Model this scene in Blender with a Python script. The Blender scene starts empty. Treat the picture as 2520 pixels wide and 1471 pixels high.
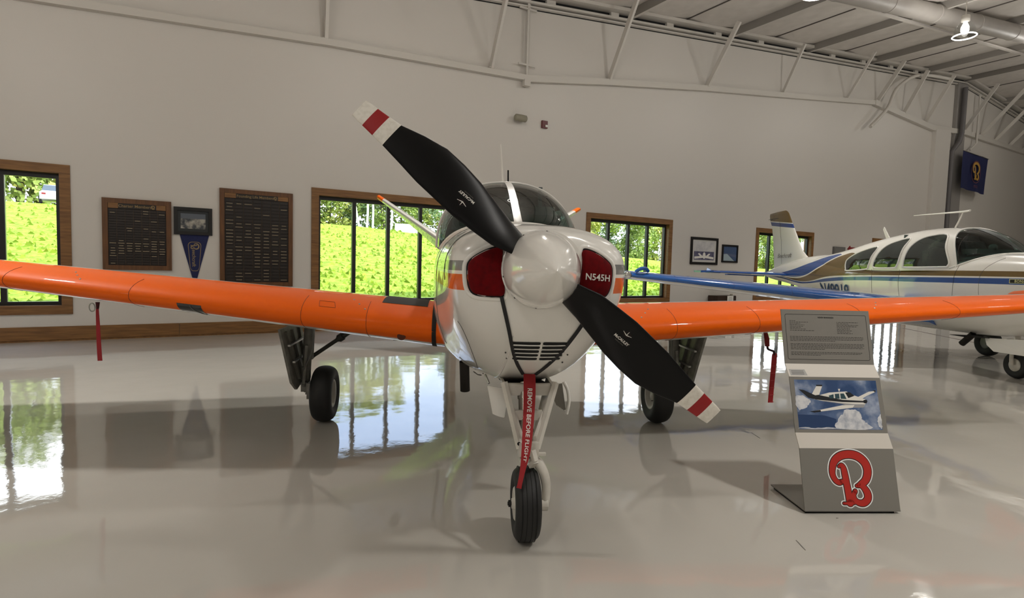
import bpy, math, random
from mathutils import Vector, Matrix
random.seed(11)
SC = bpy.context.scene
COL = SC.collection
PI = math.pi
V = Vector

# ------------------------------------------------------------------ camera, sky, sun, exposure
cd = bpy.data.cameras.new('camera')
cam = bpy.data.objects.new('camera', cd)
COL.objects.link(cam)
cd.sensor_width = 36.0
cd.lens = 36.0 * 1385.46 / 2520.0
cd.clip_end = 400
_r = V((0.99450465, -0.10115189, 0.02699641))
_u = V((-0.02045272, 0.06517942, 0.99766394))
_f = V((0.1026752, 0.99273357, -0.06275241))
cam.matrix_world = Matrix(((_r.x, _u.x, -_f.x, -0.38095), (_r.y, _u.y, -_f.y, -2.75485),
                           (_r.z, _u.z, -_f.z, 1.39064), (0, 0, 0, 1)))
SC.camera = cam
SC.view_settings.view_transform = 'Standard'
SC.view_settings.look = 'None'
SC.view_settings.gamma = 1
SC.view_settings.use_curve_mapping = False
SC.view_settings.exposure = 0.15
SC.cycles.max_bounces = 8
SC.cycles.diffuse_bounces = 4
SC.cycles.glossy_bounces = 4
SC.cycles.transparent_max_bounces = 12
SC.cycles.sample_clamp_indirect = 4.0
SC.cycles.caustics_reflective = False
SC.cycles.caustics_refractive = False

LAMP_W = 620.0      # downward part of the light
LAMP_UP = 72.0
FAR_ROWS = 0.35       # the rows behind the camera are dimmed        # watts of each high bay lamp
SUN_E = 4.7
SKY_S = 1.85

# the hangar: s runs along the back wall, t is the distance from it into the room
WY = 0.44802385
WD = V((math.cos(WY), math.sin(WY), 0))
WN = V((-math.sin(WY), math.cos(WY), 0))
D0 = 8.742263
def W(s, t, z=0.0):
    p = WD * s + WN * (D0 - t)
    return V((p.x, p.y, z))

world = bpy.data.worlds.new('world')
SC.world = world
world.use_nodes = True
nt = world.node_tree
nt.nodes.clear()
o_ = nt.nodes.new('ShaderNodeOutputWorld')
b_ = nt.nodes.new('ShaderNodeBackground')
b_.inputs['Strength'].default_value = SKY_S
tc_ = nt.nodes.new('ShaderNodeTexCoord')
sx_ = nt.nodes.new('ShaderNodeSeparateXYZ')
nt.links.new(tc_.outputs['Generated'], sx_.inputs[0])
cr_ = nt.nodes.new('ShaderNodeValToRGB')
cr_.color_ramp.elements[0].position = 0.0
cr_.color_ramp.elements[0].color = (1.25, 1.4, 1.6, 1)
cr_.color_ramp.elements[1].position = 0.7
cr_.color_ramp.elements[1].color = (0.45, 0.85, 1.75, 1)
nt.links.new(sx_.outputs['Z'], cr_.inputs[0])
nz_ = nt.nodes.new('ShaderNodeTexNoise')
nz_.inputs['Scale'].default_value = 3.2
nz_.inputs['Detail'].default_value = 6
nt.links.new(tc_.outputs['Generated'], nz_.inputs['Vector'])
nr_ = nt.nodes.new('ShaderNodeValToRGB')
nr_.color_ramp.elements[0].position = 0.45
nr_.color_ramp.elements[1].position = 0.62
nt.links.new(nz_.outputs['Fac'], nr_.inputs[0])
mx_ = nt.nodes.new('ShaderNodeMixRGB')
mx_.inputs['Color2'].default_value = (2.1, 2.15, 2.2, 1)
nt.links.new(nr_.outputs['Color'], mx_.inputs['Fac'])
nt.links.new(cr_.outputs['Color'], mx_.inputs['Color1'])
nt.links.new(mx_.outputs['Color'], b_.inputs['Color'])
nt.links.new(b_.outputs[0], o_.inputs[0])

sl = bpy.data.lights.new('sun', 'SUN')
sl.energy = SUN_E
sl.angle = 0.01
sl.color = (1.0, 0.95, 0.86)
sun = bpy.data.objects.new('sun', sl)
COL.objects.link(sun)
_sd = (WN * 0.62 + WD * -0.30 + V((0, 0, -1.0))).normalized()     # travels over the roof, away from the room
sun.rotation_euler = _sd.to_track_quat('-Z', 'Y').to_euler()

# ------------------------------------------------------------------ materials
MATS = {}
def lin(c):
    if isinstance(c, str):
        c = c.lstrip('#')
        c = [int(c[i:i + 2], 16) / 255 for i in (0, 2, 4)]
        c = [x / 12.92 if x <= 0.04045 else ((x + 0.055) / 1.055) ** 2.4 for x in c]
    return (c[0], c[1], c[2], 1.0)

def pm(name, col, rough=0.5, metal=0.0, coat=0.0, spec=0.5, noise=None, bump=None, emit=None, coord='Object'):
    """principled material; noise=(scale, colour2, lo, hi, stretch) ; bump=(scale, strength, distance)"""
    if name in MATS:
        return MATS[name]
    m = bpy.data.materials.new(name)
    m.use_nodes = True
    n, l = m.node_tree.nodes, m.node_tree.links
    b = n['Principled BSDF']
    b.inputs['Base Color'].default_value = lin(col)
    b.inputs['Roughness'].default_value = rough
    b.inputs['Metallic'].default_value = metal
    b.inputs['Coat Weight'].default_value = coat
    b.inputs['Coat Roughness'].default_value = 0.03
    b.inputs['Specular IOR Level'].default_value = spec
    if emit:
        b.inputs['Emission Color'].default_value = lin(emit[0])
        b.inputs['Emission Strength'].default_value = emit[1]
    if noise or bump:
        tc = n.new('ShaderNodeTexCoord')
        mp = n.new('ShaderNodeMapping')
        l.new(tc.outputs[coord], mp.inputs[0])
    if noise:
        sc, c2, lo, hi = noise[:4]
        if len(noise) > 4:
            mp.inputs['Scale'].default_value = noise[4]
        t = n.new('ShaderNodeTexNoise')
        t.inputs['Scale'].default_value = sc
        t.inputs['Detail'].default_value = 5
        l.new(mp.outputs[0], t.inputs['Vector'])
        r = n.new('ShaderNodeValToRGB')
        r.color_ramp.elements[0].position = lo
        r.color_ramp.elements[0].color = lin(col)
        r.color_ramp.elements[1].position = hi
        r.color_ramp.elements[1].color = lin(c2)
        l.new(t.outputs['Fac'], r.inputs[0])
        l.new(r.outputs[0], b.inputs['Base Color'])
    if bump:
        t2 = n.new('ShaderNodeTexNoise')
        t2.inputs['Scale'].default_value = bump[0]
        t2.inputs['Detail'].default_value = 3
        l.new(mp.outputs[0], t2.inputs['Vector'])
        bp = n.new('ShaderNodeBump')
        bp.inputs['Strength'].default_value = bump[1]
        bp.inputs['Distance'].default_value = bump[2]
        l.new(t2.outputs['Fac'], bp.inputs['Height'])
        l.new(bp.outputs[0], b.inputs['Normal'])
        b.inputs['Coat Normal']
    MATS[name] = m
    return m

def glass(name, tint, refl=1.0):
    if name in MATS:
        return MATS[name]
    m = bpy.data.materials.new(name)
    m.use_nodes = True
    n, l = m.node_tree.nodes, m.node_tree.links
    n.clear()
    o = n.new('ShaderNodeOutputMaterial')
    mix = n.new('ShaderNodeMixShader')
    tr = n.new('ShaderNodeBsdfTransparent')
    tr.inputs[0].default_value = lin(tint)
    gl = n.new('ShaderNodeBsdfGlossy')
    gl.inputs['Roughness'].default_value = 0.0
    gl.inputs['Color'].default_value = (refl, refl, refl, 1)
    fr = n.new('ShaderNodeLayerWeight')
    fr.inputs['Blend'].default_value = 0.5
    pw = n.new('ShaderNodeMath')
    pw.operation = 'POWER'
    pw.inputs[1].default_value = 5.0
    l.new(fr.outputs['Facing'], pw.inputs[0])
    ma = n.new('ShaderNodeMath')
    ma.operation = 'MULTIPLY_ADD'
    ma.inputs[1].default_value = 0.94
    ma.inputs[2].default_value = 0.045
    l.new(pw.outputs[0], ma.inputs[0])
    l.new(ma.outputs[0], mix.inputs[0])
    l.new(tr.outputs[0], mix.inputs[1])
    l.new(gl.outputs[0], mix.inputs[2])
    l.new(mix.outputs[0], o.inputs[0])
    MATS[name] = m
    return m

class Nodes:
    """small helper for maths on object coordinates inside a material"""
    def __init__(s, m):
        s.m, s.n, s.l = m, m.node_tree.nodes, m.node_tree.links
        tc = s.n.new('ShaderNodeTexCoord')
        x = s.n.new('ShaderNodeSeparateXYZ')
        s.l.new(tc.outputs['Object'], x.inputs[0])
        s.x, s.y, s.z = x.outputs
        s.vec = tc.outputs['Object']
    def op(s, kind, a, b=None):
        q = s.n.new('ShaderNodeMath')
        q.operation = kind
        for i, v in enumerate((a, b)):
            if v is None:
                continue
            if isinstance(v, (int, float)):
                q.inputs[i].default_value = v
            else:
                s.l.new(v, q.inputs[i])
        return q.outputs[0]
    def both(s, *a):
        r = a[0]
        for k in a[1:]:
            r = s.op('MULTIPLY', r, k)
        return r
    def gt(s, a, b): return s.op('GREATER_THAN', a, b)
    def lt(s, a, b): return s.op('LESS_THAN', a, b)
    def between(s, a, lo, hi): return s.both(s.gt(a, lo), s.lt(a, hi))
    def curve(s, v, pts, vmin, vmax, omin=0.0, omax=3.0):
        t = s.op('DIVIDE', s.op('SUBTRACT', v, vmin), vmax - vmin)
        c = s.n.new('ShaderNodeFloatCurve')
        cv = c.mapping.curves[0]
        P = [((a - vmin) / (vmax - vmin), (b - omin) / (omax - omin)) for a, b in pts]
        cv.points[0].location = P[0]
        cv.points[1].location = P[-1]
        for p in P[1:-1]:
            cv.points.new(*p)
        c.mapping.update()
        s.l.new(t, c.inputs['Value'])
        return s.op('ADD', s.op('MULTIPLY', c.outputs[0], omax - omin), omin)
    def paint(s, base, layers, target):
        cur = None
        for mask, col in layers:
            x = s.n.new('ShaderNodeMixRGB')
            if cur is None:
                x.inputs['Color1'].default_value = lin(base)
            else:
                s.l.new(cur, x.inputs['Color1'])
            x.inputs['Color2'].default_value = lin(col)
            s.l.new(mask, x.inputs['Fac'])
            cur = x.outputs[0]
        s.l.new(cur, target)

# ------------------------------------------------------------------ mesh builder
class MB:
    def __init__(s):
        s.v, s.f, s.mi, s.sm = [], [], [], []
    def add(s, vs, fs, mi=0, smooth=False):
        b = len(s.v)
        s.v += [tuple(p) for p in vs]
        for f in fs:
            s.f.append(tuple(i + b for i in f))
            s.mi.append(mi)
            s.sm.append(smooth)
        return s
    def box(s, c, d, R=None, mi=0):
        c = V(c)
        vs = []
        for z in (-.5, .5):
            for y in (-.5, .5):
                for x in (-.5, .5):
                    p = V((x * d[0], y * d[1], z * d[2]))
                    if R is not None:
                        p = R @ p
                    vs.append(c + p)
        return s.add(vs, [(0, 2, 3, 1), (4, 5, 7, 6), (0, 1, 5, 4), (2, 6, 7, 3), (0, 4, 6, 2), (1, 3, 7, 5)], mi)
    def span(s, a, b, mi=0):
        return s.box([(a[i] + b[i]) / 2 for i in range(3)], [abs(b[i] - a[i]) for i in range(3)], None, mi)
    def slab(s, pts, n, mi=0, mi_side=None):
        """polygon pts extruded by vector n"""
        k = len(pts)
        vs = [V(p) for p in pts] + [V(p) + V(n) for p in pts]
        s.add(vs, [tuple(range(k))[::-1], tuple(range(k, 2 * k))], mi)
        s.add(vs, [(i, (i + 1) % k, k + (i + 1) % k, k + i) for i in range(k)], mi if mi_side is None else mi_side)
        return s
    def bar(s, a, b, w, h, up=(0, 0, 1), mi=0):
        a, b = V(a), V(b)
        d = (b - a)
        L = d.length
        d.normalize()
        x = d.cross(V(up))
        if x.length < 1e-5:
            x = d.cross(V((1, 0, 0)))
        x.normalize()
        y = x.cross(d)
        R = Matrix((x, d, y)).transposed()
        return s.box((a + b) / 2, (w, L, h), R, mi)
    def tube(s, path, r, n=10, mi=0, caps=True, flat=1.0):
        P = [V(p) for p in path]
        k = len(P)
        rr = r if isinstance(r, (list, tuple)) else [r] * k
        ref = None
        vs = []
        for i in range(k):
            d = (P[min(i + 1, k - 1)] - P[max(i - 1, 0)]).normalized()
            if ref is None:
                ref = d.orthogonal().normalized()
            ref = (ref - d * ref.dot(d))
            if ref.length < 1e-6:
                ref = d.orthogonal()
            ref.normalize()
            q = d.cross(ref)
            for j in range(n):
                a = 2 * PI * j / n
                vs.append(P[i] + (ref * math.cos(a) + q * math.sin(a) * flat) * rr[i])
        fs = [(i * n + j, i * n + (j + 1) % n, (i + 1) * n + (j + 1) % n, (i + 1) * n + j) for i in range(k - 1) for j in range(n)]
        s.add(vs, fs, mi, True)
        if caps:
            s.add(vs, [tuple(range(n))[::-1], tuple(range((k - 1) * n, k * n))], mi)
        return s
    def ringtube(s, path, r, n=8, mi=0):
        P = [V(p) for p in path]
        k = len(P)
        vs = []
        cen = sum(P, V()) / k
        for i in range(k):
            d = (P[(i + 1) % k] - P[i - 1]).normalized()
            o = (P[i] - cen)
            o = (o - d * o.dot(d)).normalized()
            q = d.cross(o)
            for j in range(n):
                a = 2 * PI * j / n
                vs.append(P[i] + (o * math.cos(a) + q * math.sin(a)) * r)
        return s.add(vs, [(i * n + j, i * n + (j + 1) % n, ((i + 1) % k) * n + (j + 1) % n, ((i + 1) % k) * n + j) for i in range(k) for j in range(n)], mi, True)
    def lathe(s, prof, o=(0, 0, 0), axis=(0, 0, 1), n=24, mi=0, cap0=False, cap1=False, smooth=True):
        """prof: [(radius, along axis)]"""
        ax = V(axis).normalized()
        e = ax.orthogonal().normalized()
        q = ax.cross(e)
        o = V(o)
        vs = []
        for r, h in prof:
            for j in range(n):
                a = 2 * PI * j / n
                vs.append(o + ax * h + (e * math.cos(a) + q * math.sin(a)) * r)
        k = len(prof)
        s.add(vs, [(i * n + j, i * n + (j + 1) % n, (i + 1) * n + (j + 1) % n, (i + 1) * n + j) for i in range(k - 1) for j in range(n)], mi, smooth)
        if cap0:
            s.add(vs[:n], [tuple(range(n))[::-1]], mi)
        if cap1:
            s.add(vs[-n:], [tuple(range(n))], mi)
        return s
    def loft(s, rings, mi=0, cap0=True, cap1=True, smooth=True, closed=True):
        n = len(rings[0])
        vs = [p for r in rings for p in r]
        m = n if closed else n - 1
        s.add(vs, [(i * n + j, i * n + (j + 1) % n, (i + 1) * n + (j + 1) % n, (i + 1) * n + j) for i in range(len(rings) - 1) for j in range(m)], mi, smooth)
        if cap0:
            s.add(rings[0], [tuple(range(n))[::-1]], mi)
        if cap1:
            s.add(rings[-1], [tuple(range(n))], mi)
        return s
    def fan(s, pts, mi=0, smooth=False):
        return s.add(pts, [tuple(range(len(pts)))], mi, smooth)
    def text(s, body, size, fn, mi=0, bold=0.0, align='CENTER', shear=0.0, sp=1.0):
        cu = bpy.data.curves.new('t', 'FONT')
        cu.body = body
        cu.size = size
        cu.align_x = align
        cu.align_y = 'CENTER'
        cu.offset = bold
        cu.shear = shear
        cu.space_character = sp
        cu.resolution_u = 3
        ob = bpy.data.objects.new('t', cu)
        me = bpy.data.meshes.new_from_object(ob)
        vs = [fn(p.co.x, p.co.y) for p in me.vertices]
        fs = [tuple(q.vertices) for q in me.polygons]
        s.add(vs, fs, mi)
        bpy.data.objects.remove(ob)
        bpy.data.curves.remove(cu)
        bpy.data.meshes.remove(me)
        return s
    def mesh(s, name, mats):
        me = bpy.data.meshes.new(name)
        me.from_pydata(s.v, [], s.f)
        for m in (mats if isinstance(mats, (list, tuple)) else [mats]):
            me.materials.append(m)
        me.polygons.foreach_set('material_index', s.mi)
        me.polygons.foreach_set('use_smooth', s.sm)
        me.update()
        return me
    def build(s, name, mats, parent=None, loc=(0, 0, 0), rot=(0, 0, 0), label=None, kind=None):
        o = bpy.data.objects.new(name, s.mesh(name, mats))
        COL.objects.link(o)
        o.location = loc
        o.rotation_euler = rot
        if parent is not None:
            o.parent = parent
        if label:
            o['label'] = label
        if kind:
            o['kind'] = kind
        return o

def inst(me, name, parent=None, loc=(0, 0, 0), rot=(0, 0, 0), scale=None):
    o = bpy.data.objects.new(name, me)
    COL.objects.link(o)
    o.location = loc
    o.rotation_euler = rot
    if scale is not None:
        o.scale = scale
    if parent is not None:
        o.parent = parent
    return o

def tag(o, label, cat, group=None, kind=None):
    o['label'] = label
    o['category'] = cat
    if group:
        o['group'] = group
    if kind:
        o['kind'] = kind
    return o

def thing(name, label, cat, loc=(0, 0, 0), rotz=0.0, group=None):
    o = bpy.data.objects.new(name, None)
    COL.objects.link(o)
    o.empty_display_size = 0.1
    o.location = loc
    o.rotation_euler = (0, 0, rotz)
    return tag(o, label, cat, group)

def struct(mb, name, mats, label=None, parent=None, loc=(0, 0, 0), rot=(0, 0, 0)):
    o = mb.build(name, mats, parent, loc, rot)
    if parent is None:
        o['kind'] = 'structure'
        if label:
            o['label'] = label
    return o

def smooth_pts(pts, k=6, closed=False):
    """catmull-rom through 2D/3D/nD points"""
    n = len(pts)
    out = []
    rng = n if closed else n - 1
    for i in range(rng):
        p0 = pts[(i - 1) % n] if closed else pts[max(i - 1, 0)]
        p1, p2 = pts[i], pts[(i + 1) % n]
        p3 = pts[(i + 2) % n] if closed else pts[min(i + 2, n - 1)]
        for j in range(k):
            t = j / k
            out.append(tuple(0.5 * (2 * b + (c - a) * t + (2 * a - 5 * b + 4 * c - d) * t * t + (3 * b - a - 3 * c + d) * t ** 3)
                             for a, b, c, d in zip(p0, p1, p2, p3)))
    if not closed:
        out.append(tuple(pts[-1]))
    return out

def interp(tab, x):
    """linear lookup in [(x, a, b, ...)]"""
    if x <= tab[0][0]:
        return tab[0][1:]
    for p, q in zip(tab, tab[1:]):
        if x <= q[0]:
            t = (x - p[0]) / (q[0] - p[0])
            return tuple(a + (b - a) * t for a, b in zip(p[1:], q[1:]))
    return tab[-1][1:]

# ------------------------------------------------------------------ shared materials
WHITE = pm('white_paint', '#f3f1ec', 0.28, coat=0.6)
ORANGE = pm('orange_paint', (0.92, 0.135, 0.0), 0.5, coat=0.24, spec=.15)
RED = pm('red_fabric', '#8a0f14', 0.65, noise=(160, '#6d0a10', .35, .65))
DARKRED = pm('streamer_red', '#96151b', 0.7)
BLACK = pm('black_satin', (0.0035, 0.0035, 0.004), 0.33, spec=.22)
RUBBER = pm('tyre_rubber', (0.012, 0.012, 0.012), 0.62, bump=(60, .15, .004))
CORD = pm('black_webbing', (0.012, 0.012, 0.014), 0.7)
DARK = pm('dark_void', (0.006, 0.006, 0.006), 0.9)
GREY = pm('grey_metal', '#7d7d7a', 0.45, 0.6)
ALU = pm('aluminium', '#b9b9b6', 0.28, 0.9)
CHROME = pm('chrome', '#d8d8d8', 0.08, 1.0)
GEARGREY = pm('gear_grey', '#8d8b84', 0.5, 0.2, noise=(14, '#6b6963', .3, .7))
PRINT = pm('black_print', (0.02, 0.018, 0.016), 0.6)
OFFWHITE = pm('white_print', '#e4e1da', 0.5)
WOOD = pm('stained_pine', '#8a6234', 0.5, noise=(5, '#684522', .3, .72, (0.6, 7, 7)))
WALNUT = pm('walnut', '#6b4420', 0.42, noise=(5, '#4f3014', .3, .7, (6, 6, .7)))
BLACKALU = pm('black_window_frame', (0.012, 0.012, 0.012), 0.35)
PANE = glass('window_glass', (0.96, 0.98, 0.97))
STEELWHITE = pm('white_steel', '#c9c4bc', 0.5)
# ------------------------------------------------------------------ room shell
S0, S1, T1 = -16.0, 60.0, 30.0
def zr(s):
    return 7.42 + (s - 5.8) * 0.107 if s < 27.65 else 9.758 - (s - 27.65) * 0.07
def zc(s):
    return zr(s) + 0.12

def floor_mat():
    m = pm('floor_epoxy', '#8f8b84', 0.06, spec=0.85)
    n, l = m.node_tree.nodes, m.node_tree.links
    b = n['Principled BSDF']
    tc = n.new('ShaderNodeTexCoord')
    def noise(sc, det, rough=.5):
        t = n.new('ShaderNodeTexNoise')
        t.inputs['Scale'].default_value = sc
        t.inputs['Detail'].default_value = det
        t.inputs['Roughness'].default_value = rough
        l.new(tc.outputs['Object'], t.inputs['Vector'])
        return t.outputs['Fac']
    r = n.new('ShaderNodeValToRGB')
    r.color_ramp.elements[0].position = 0.3
    r.color_ramp.elements[0].color = lin('#b0aca4')
    r.color_ramp.elements[1].position = 0.75
    r.color_ramp.elements[1].color = lin('#b8b4ac')
    l.new(noise(0.6, 4), r.inputs[0])
    l.new(r.outputs[0], b.inputs['Base Color'])
    b1 = n.new('ShaderNodeBump')
    b1.inputs['Strength'].default_value = 0.5
    b1.inputs['Distance'].default_value = 0.0045
    l.new(noise(3.2, 2, .4), b1.inputs['Height'])
    b2 = n.new('ShaderNodeBump')
    b2.inputs['Strength'].default_value = 0.35
    b2.inputs['Distance'].default_value = 0.0004
    l.new(noise(38, 2), b2.inputs['Height'])
    l.new(b1.outputs[0], b2.inputs['Normal'])
    l.new(b2.outputs[0], b.inputs['Normal'])
    rr = n.new('ShaderNodeMapRange')
    rr.inputs['To Min'].default_value = 0.015
    rr.inputs['To Max'].default_value = 0.06
    l.new(noise(1.3, 5, .65), rr.inputs['Value'])
    l.new(rr.outputs[0], b.inputs['Roughness'])
    return m

fl = MB().slab([W(S0, -0.25), W(S1, -0.25), W(S1, T1), W(S0, T1)], (0, 0, -0.2))
floor = struct(fl, 'floor', floor_mat(), 'glossy grey epoxy hangar floor')
FLOORLINE = pm('floor_seam', '#5f4a46', 0.3)
mk = MB()
a_, b2_ = V((11.3, 11.1, 0)), V((9.75, 5.0, 0))
for i in range(12):      # dark red guide line that crosses the floor under the blue aircraft
    p, q = a_.lerp(b2_, i / 12), a_.lerp(b2_, (i + 1) / 12)
    mk.bar((p.x, p.y, .002), (q.x, q.y, .002), .025, .004)
mk.build('floor_line', FLOORLINE, floor)
sc_ = MB()
for (x, y, a, L) in ((1.408, -.09, -1.72, .10), (2.18, 1.75, -1.64, .15), (1.80, .147, 0, .012), (-.42, -1.05, .4, .03)):
    c = math.cos(a) * L
    s_ = math.sin(a) * L
    sc_.bar((x, y, .001), (x + c, y + s_, .001), .004, .002)
sc_.build('floor_scratch', pm('scuff', '#6d6963', .4), floor)

WALLP = pm('wall_paint', '#cfcac3', 0.42, spec=0.35, bump=(220, .12, .001))
WIN = [(-4.32, 3.06), (2.32, 3.06), (8.88, 3.04), (15.66, 3.12), (22.55, 3.0)]   # centre, outer width
CAS = 0.135
WZ0, WZ1 = 0.42, 2.712
wl = MB()
edges = [S0]
for c, w in WIN:
    edges += [c - w / 2 + CAS, c + w / 2 - CAS]
edges += [27.65, S1]
for i in range(len(edges) - 1):
    a, b = edges[i], edges[i + 1]
    hole = any(abs(a - (c - w / 2 + CAS)) < 1e-6 for c, w in WIN)
    for t in (0.0, -0.25):
        if hole:
            wl.add([W(a, t, 0), W(b, t, 0), W(b, t, WZ0 + CAS), W(a, t, WZ0 + CAS)], [(0, 1, 2, 3)])
            wl.add([W(a, t, WZ1 - CAS), W(b, t, WZ1 - CAS), W(b, t, zc(b) + .2), W(a, t, zc(a) + .2)], [(0, 1, 2, 3)])
        else:
            wl.add([W(a, t, 0), W(b, t, 0), W(b, t, zc(b) + .2), W(a, t, zc(a) + .2)], [(0, 1, 2, 3)])
struct(wl, 'wall_back', WALLP, 'white painted hangar end wall with wood cased windows')
for nm, (sa, ta, sb, tb) in {'wall_left': (S0, 0, S0, T1), 'wall_right': (S1, 0, S1, T1), 'wall_front': (S0, T1, S1, T1)}.items():
    m = MB()
    if nm == 'wall_front':
        for a, b in ((S0, 27.65), (27.65, S1)):
            m.add([W(a, T1, 0), W(b, T1, 0), W(b, T1, zc(b) + .2), W(a, T1, zc(a) + .2)], [(0, 1, 2, 3)])
    else:
        m.add([W(sa, ta, 0), W(sb, tb, 0), W(sb, tb, zc(sb) + .2), W(sa, ta, zc(sa) + .2)], [(0, 1, 2, 3)])
    struct(m, nm, WALLP, 'plain white hangar wall')

# ceiling: deck, sagging insulation panels between purlins
CEILP = pm('ceiling_liner', '#d2ccc5', 0.55, noise=(3, '#c6c0b9', .3, .7), bump=(2.2, .4, .02))
PURL = pm('purlin_paint', '#cbc5be', 0.5)
PURLD = pm('purlin_web_shade', '#8b8680', 0.5)  # white like the flanges; shade on the web is put into the colour
cl = MB()
for a, b in ((S0, 27.65), (27.65, S1)):
    for dz in (.1, .3):
        cl.add([W(a, -.25, zc(a) + dz), W(b, -.25, zc(b) + dz), W(b, T1, zc(b) + dz), W(a, T1, zc(a) + dz)], [(0, 1, 2, 3)])
ceiling = struct(cl, 'ceiling', CEILP, 'sloping white insulated hangar roof on purlins')
PSP = 1.92
PL = 3.6
def panel_mesh():
    m = MB()
    n = 6
    top = [(-PSP / 2 + PSP * i / n, -0.07 * math.sin(PI * i / n)) for i in range(n + 1)]
    vs = [(x, y, z) for y in (.015, PL - .015) for x, z in top]
    m.add(vs, [(i, i + 1, n + 2 + i, n + 1 + i) for i in range(n)], 0, True)
    m.add([(-PSP / 2, PL - .02, .0), (PSP / 2, PL - .02, 0), (PSP / 2, PL + .02, -.035), (-PSP / 2, PL + .02, -.035)], [(0, 1, 2, 3)], 0)
    return m.mesh('insulation_panel', CEILP)
pmesh = panel_mesh()
pu = MB()
pu.box((0, T1 / 2, -.05), (.014, T1, .26), None, 1)
pu.box((.05, T1 / 2, -.175), (.11, T1, .014))
pu.box((-.035, T1 / 2, .075), (.08, T1, .012))
pumesh = pu.mesh('purlin', [PURL, PURLD])
smesh = MB().box((0, T1 / 2, -.01), (.03, T1, .03)).mesh('panel_seam', pm('ceiling_seam', '#5a5450', .8))
for side in (0, 1):
    ang = math.atan(.107) if side == 0 else -math.atan(.07)
    sa = 27.65 - 16 * PSP if side == 0 else 27.65
    for k in range(16 if side == 0 else 8):
        s = sa + (k + .5) * PSP
        if s < -2:
            continue
        R = Matrix.Rotation(WY, 4, 'Z') @ Matrix.Rotation(-ang, 4, 'Y')
        for j in range(4):
            o = inst(pmesh, 'insulation_panel', ceiling)
            o.matrix_world = Matrix.Translation(W(s, j * PL, zc(s))) @ R @ Matrix.Scale(-1, 4, (0, 1, 0))
        if k % 2:
            o = inst(smesh, 'panel_seam', ceiling)
            o.matrix_world = Matrix.Translation(W(s - PSP / 2, 0, zc(s - PSP / 2))) @ R @ Matrix.Scale(-1, 4, (0, 1, 0))
        if k % 2 == 0:
            sp = s - PSP / 2
            o = inst(pumesh, 'purlin', ceiling)
            o.matrix_world = Matrix.Translation(W(sp, 0, zc(sp) - .03)) @ R @ Matrix.Scale(-1, 4, (0, 1, 0))

# end wall rafter: flanges with dark slots between them
def wbar(m, s0, z0, s1, z1, t0, t1, h, mi=0):
    m.add([W(s0, t0, z0 - h), W(s0, t1, z0 - h), W(s0, t1, z0), W(s0, t0, z0), W(s1, t0, z1 - h), W(s1, t1, z1 - h), W(s1, t1, z1), W(s1, t0, z1)],
          [(0, 1, 2, 3), (7, 6, 5, 4), (0, 4, 5, 1), (1, 5, 6, 2), (2, 6, 7, 3), (3, 7, 4, 0)], mi)
rf = MB()
for a, b in ((S0, 27.65), (27.65, S1)):
    wbar(rf, a, zr(a) + .06, b, zr(b) + .06, .02, .30, .08)
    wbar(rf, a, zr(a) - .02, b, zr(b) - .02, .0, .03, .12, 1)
    wbar(rf, a, zr(a) - .13, b, zr(b) - .13, .0, .16, .05)
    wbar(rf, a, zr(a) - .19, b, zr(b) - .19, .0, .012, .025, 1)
    wbar(rf, a, zr(a) - .215, b, zr(b) - .215, .0, .10, .035)
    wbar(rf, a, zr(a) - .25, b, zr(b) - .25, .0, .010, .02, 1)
k = 4.0
while k < 27:
    wbar(rf, k, zr(k) - .02, k + .25, zr(k + .25) - .02, .01, .1, .12)
    k += 1.92
struct(rf, 'trim_1', [STEELWHITE, DARK], 'white steel rafter along the top of the end wall')

# ledge rail of the wall lining with its raking braces
RAIL = [(-12, 4.62), (-2.95, 5.14), (1.06, 5.42), (5.43, 5.61), (7.95, 6.0), (11.46, 6.49), (14.97, 6.92), (20.4, 7.61)]
rl = MB()
for (a, za), (b, zb) in zip(RAIL, RAIL[1:]):
    wbar(rl, a, za + .03, b, zb + .03, 0, .12, .12 if a < 5 else .15)
rail = struct(rl, 'trim_2', STEELWHITE, 'white ledge rail across the end wall')
rl2 = MB()
R2 = [(20.4, 7.61), (25.0, 7.37), (28.0, 7.62), (50, 7.62)]
for (a, za), (b, zb) in zip(R2, R2[1:]):
    wbar(rl2, a, za + .06, b, zb + .06, 0, .14, .20)
rail2 = struct(rl2, 'trim_3', STEELWHITE, 'white ledge rail at the far corner of the end wall')
BR = [(-3.4, 5.12, -3.4, .6, 6.5), (1.02, 5.45, 1.02, .27, 6.9), (4.53, 5.63, 4.53, .66, 6.95), (7.88, 6.0, 7.88, .95, 7.62), (11.46, 6.5, 11.46, 1.03, 7.95),
      (14.97, 6.93, 14.97, .7, 8.25), (18.62, 7.4, 18.62, .9, 8.75), (20.65, 7.66, 20.65, .88, 8.88), (22.6, 7.5, 22.6, .8, 8.95), (24.45, 7.5, 24.45, .92, 9.1),
      (28.0, 7.7, 28.0, 1.12, 9.4), (29.7, 7.68, 29.7, 1.5, 9.4), (31.3, 7.68, 31.3, 1.5, 9.35), (33, 7.68, 33, 1.5, 9.3), (34.7, 7.68, 34.7, 1.5, 9.2)]
for s, z, s2, t2, z2 in BR:
    m = MB()
    m.bar(W(s, .06, z), W(s2, t2, z2), .13 if s < 13 or s > 20 else .085, .06, WD)
    m.box(W(s, .05, z - .0), (.12, .1, .03), Matrix.Rotation(WY, 3, 'Z'))
    m.build('brace', STEELWHITE, rail if s < 20.5 else rail2)
hp = MB()
hp.bar(W(5.43, .1, 5.45), W(5.43, .1, 7.35), .05, .03, WN)
hp.bar(W(5.49, .07, 5.45), W(5.49, .07, 7.35), .02, .03, WN)
for z in (5.86, 7.08):
    hp.bar(W(5.2, .1, z), W(5.65, .1, z), .03, .04)
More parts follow.
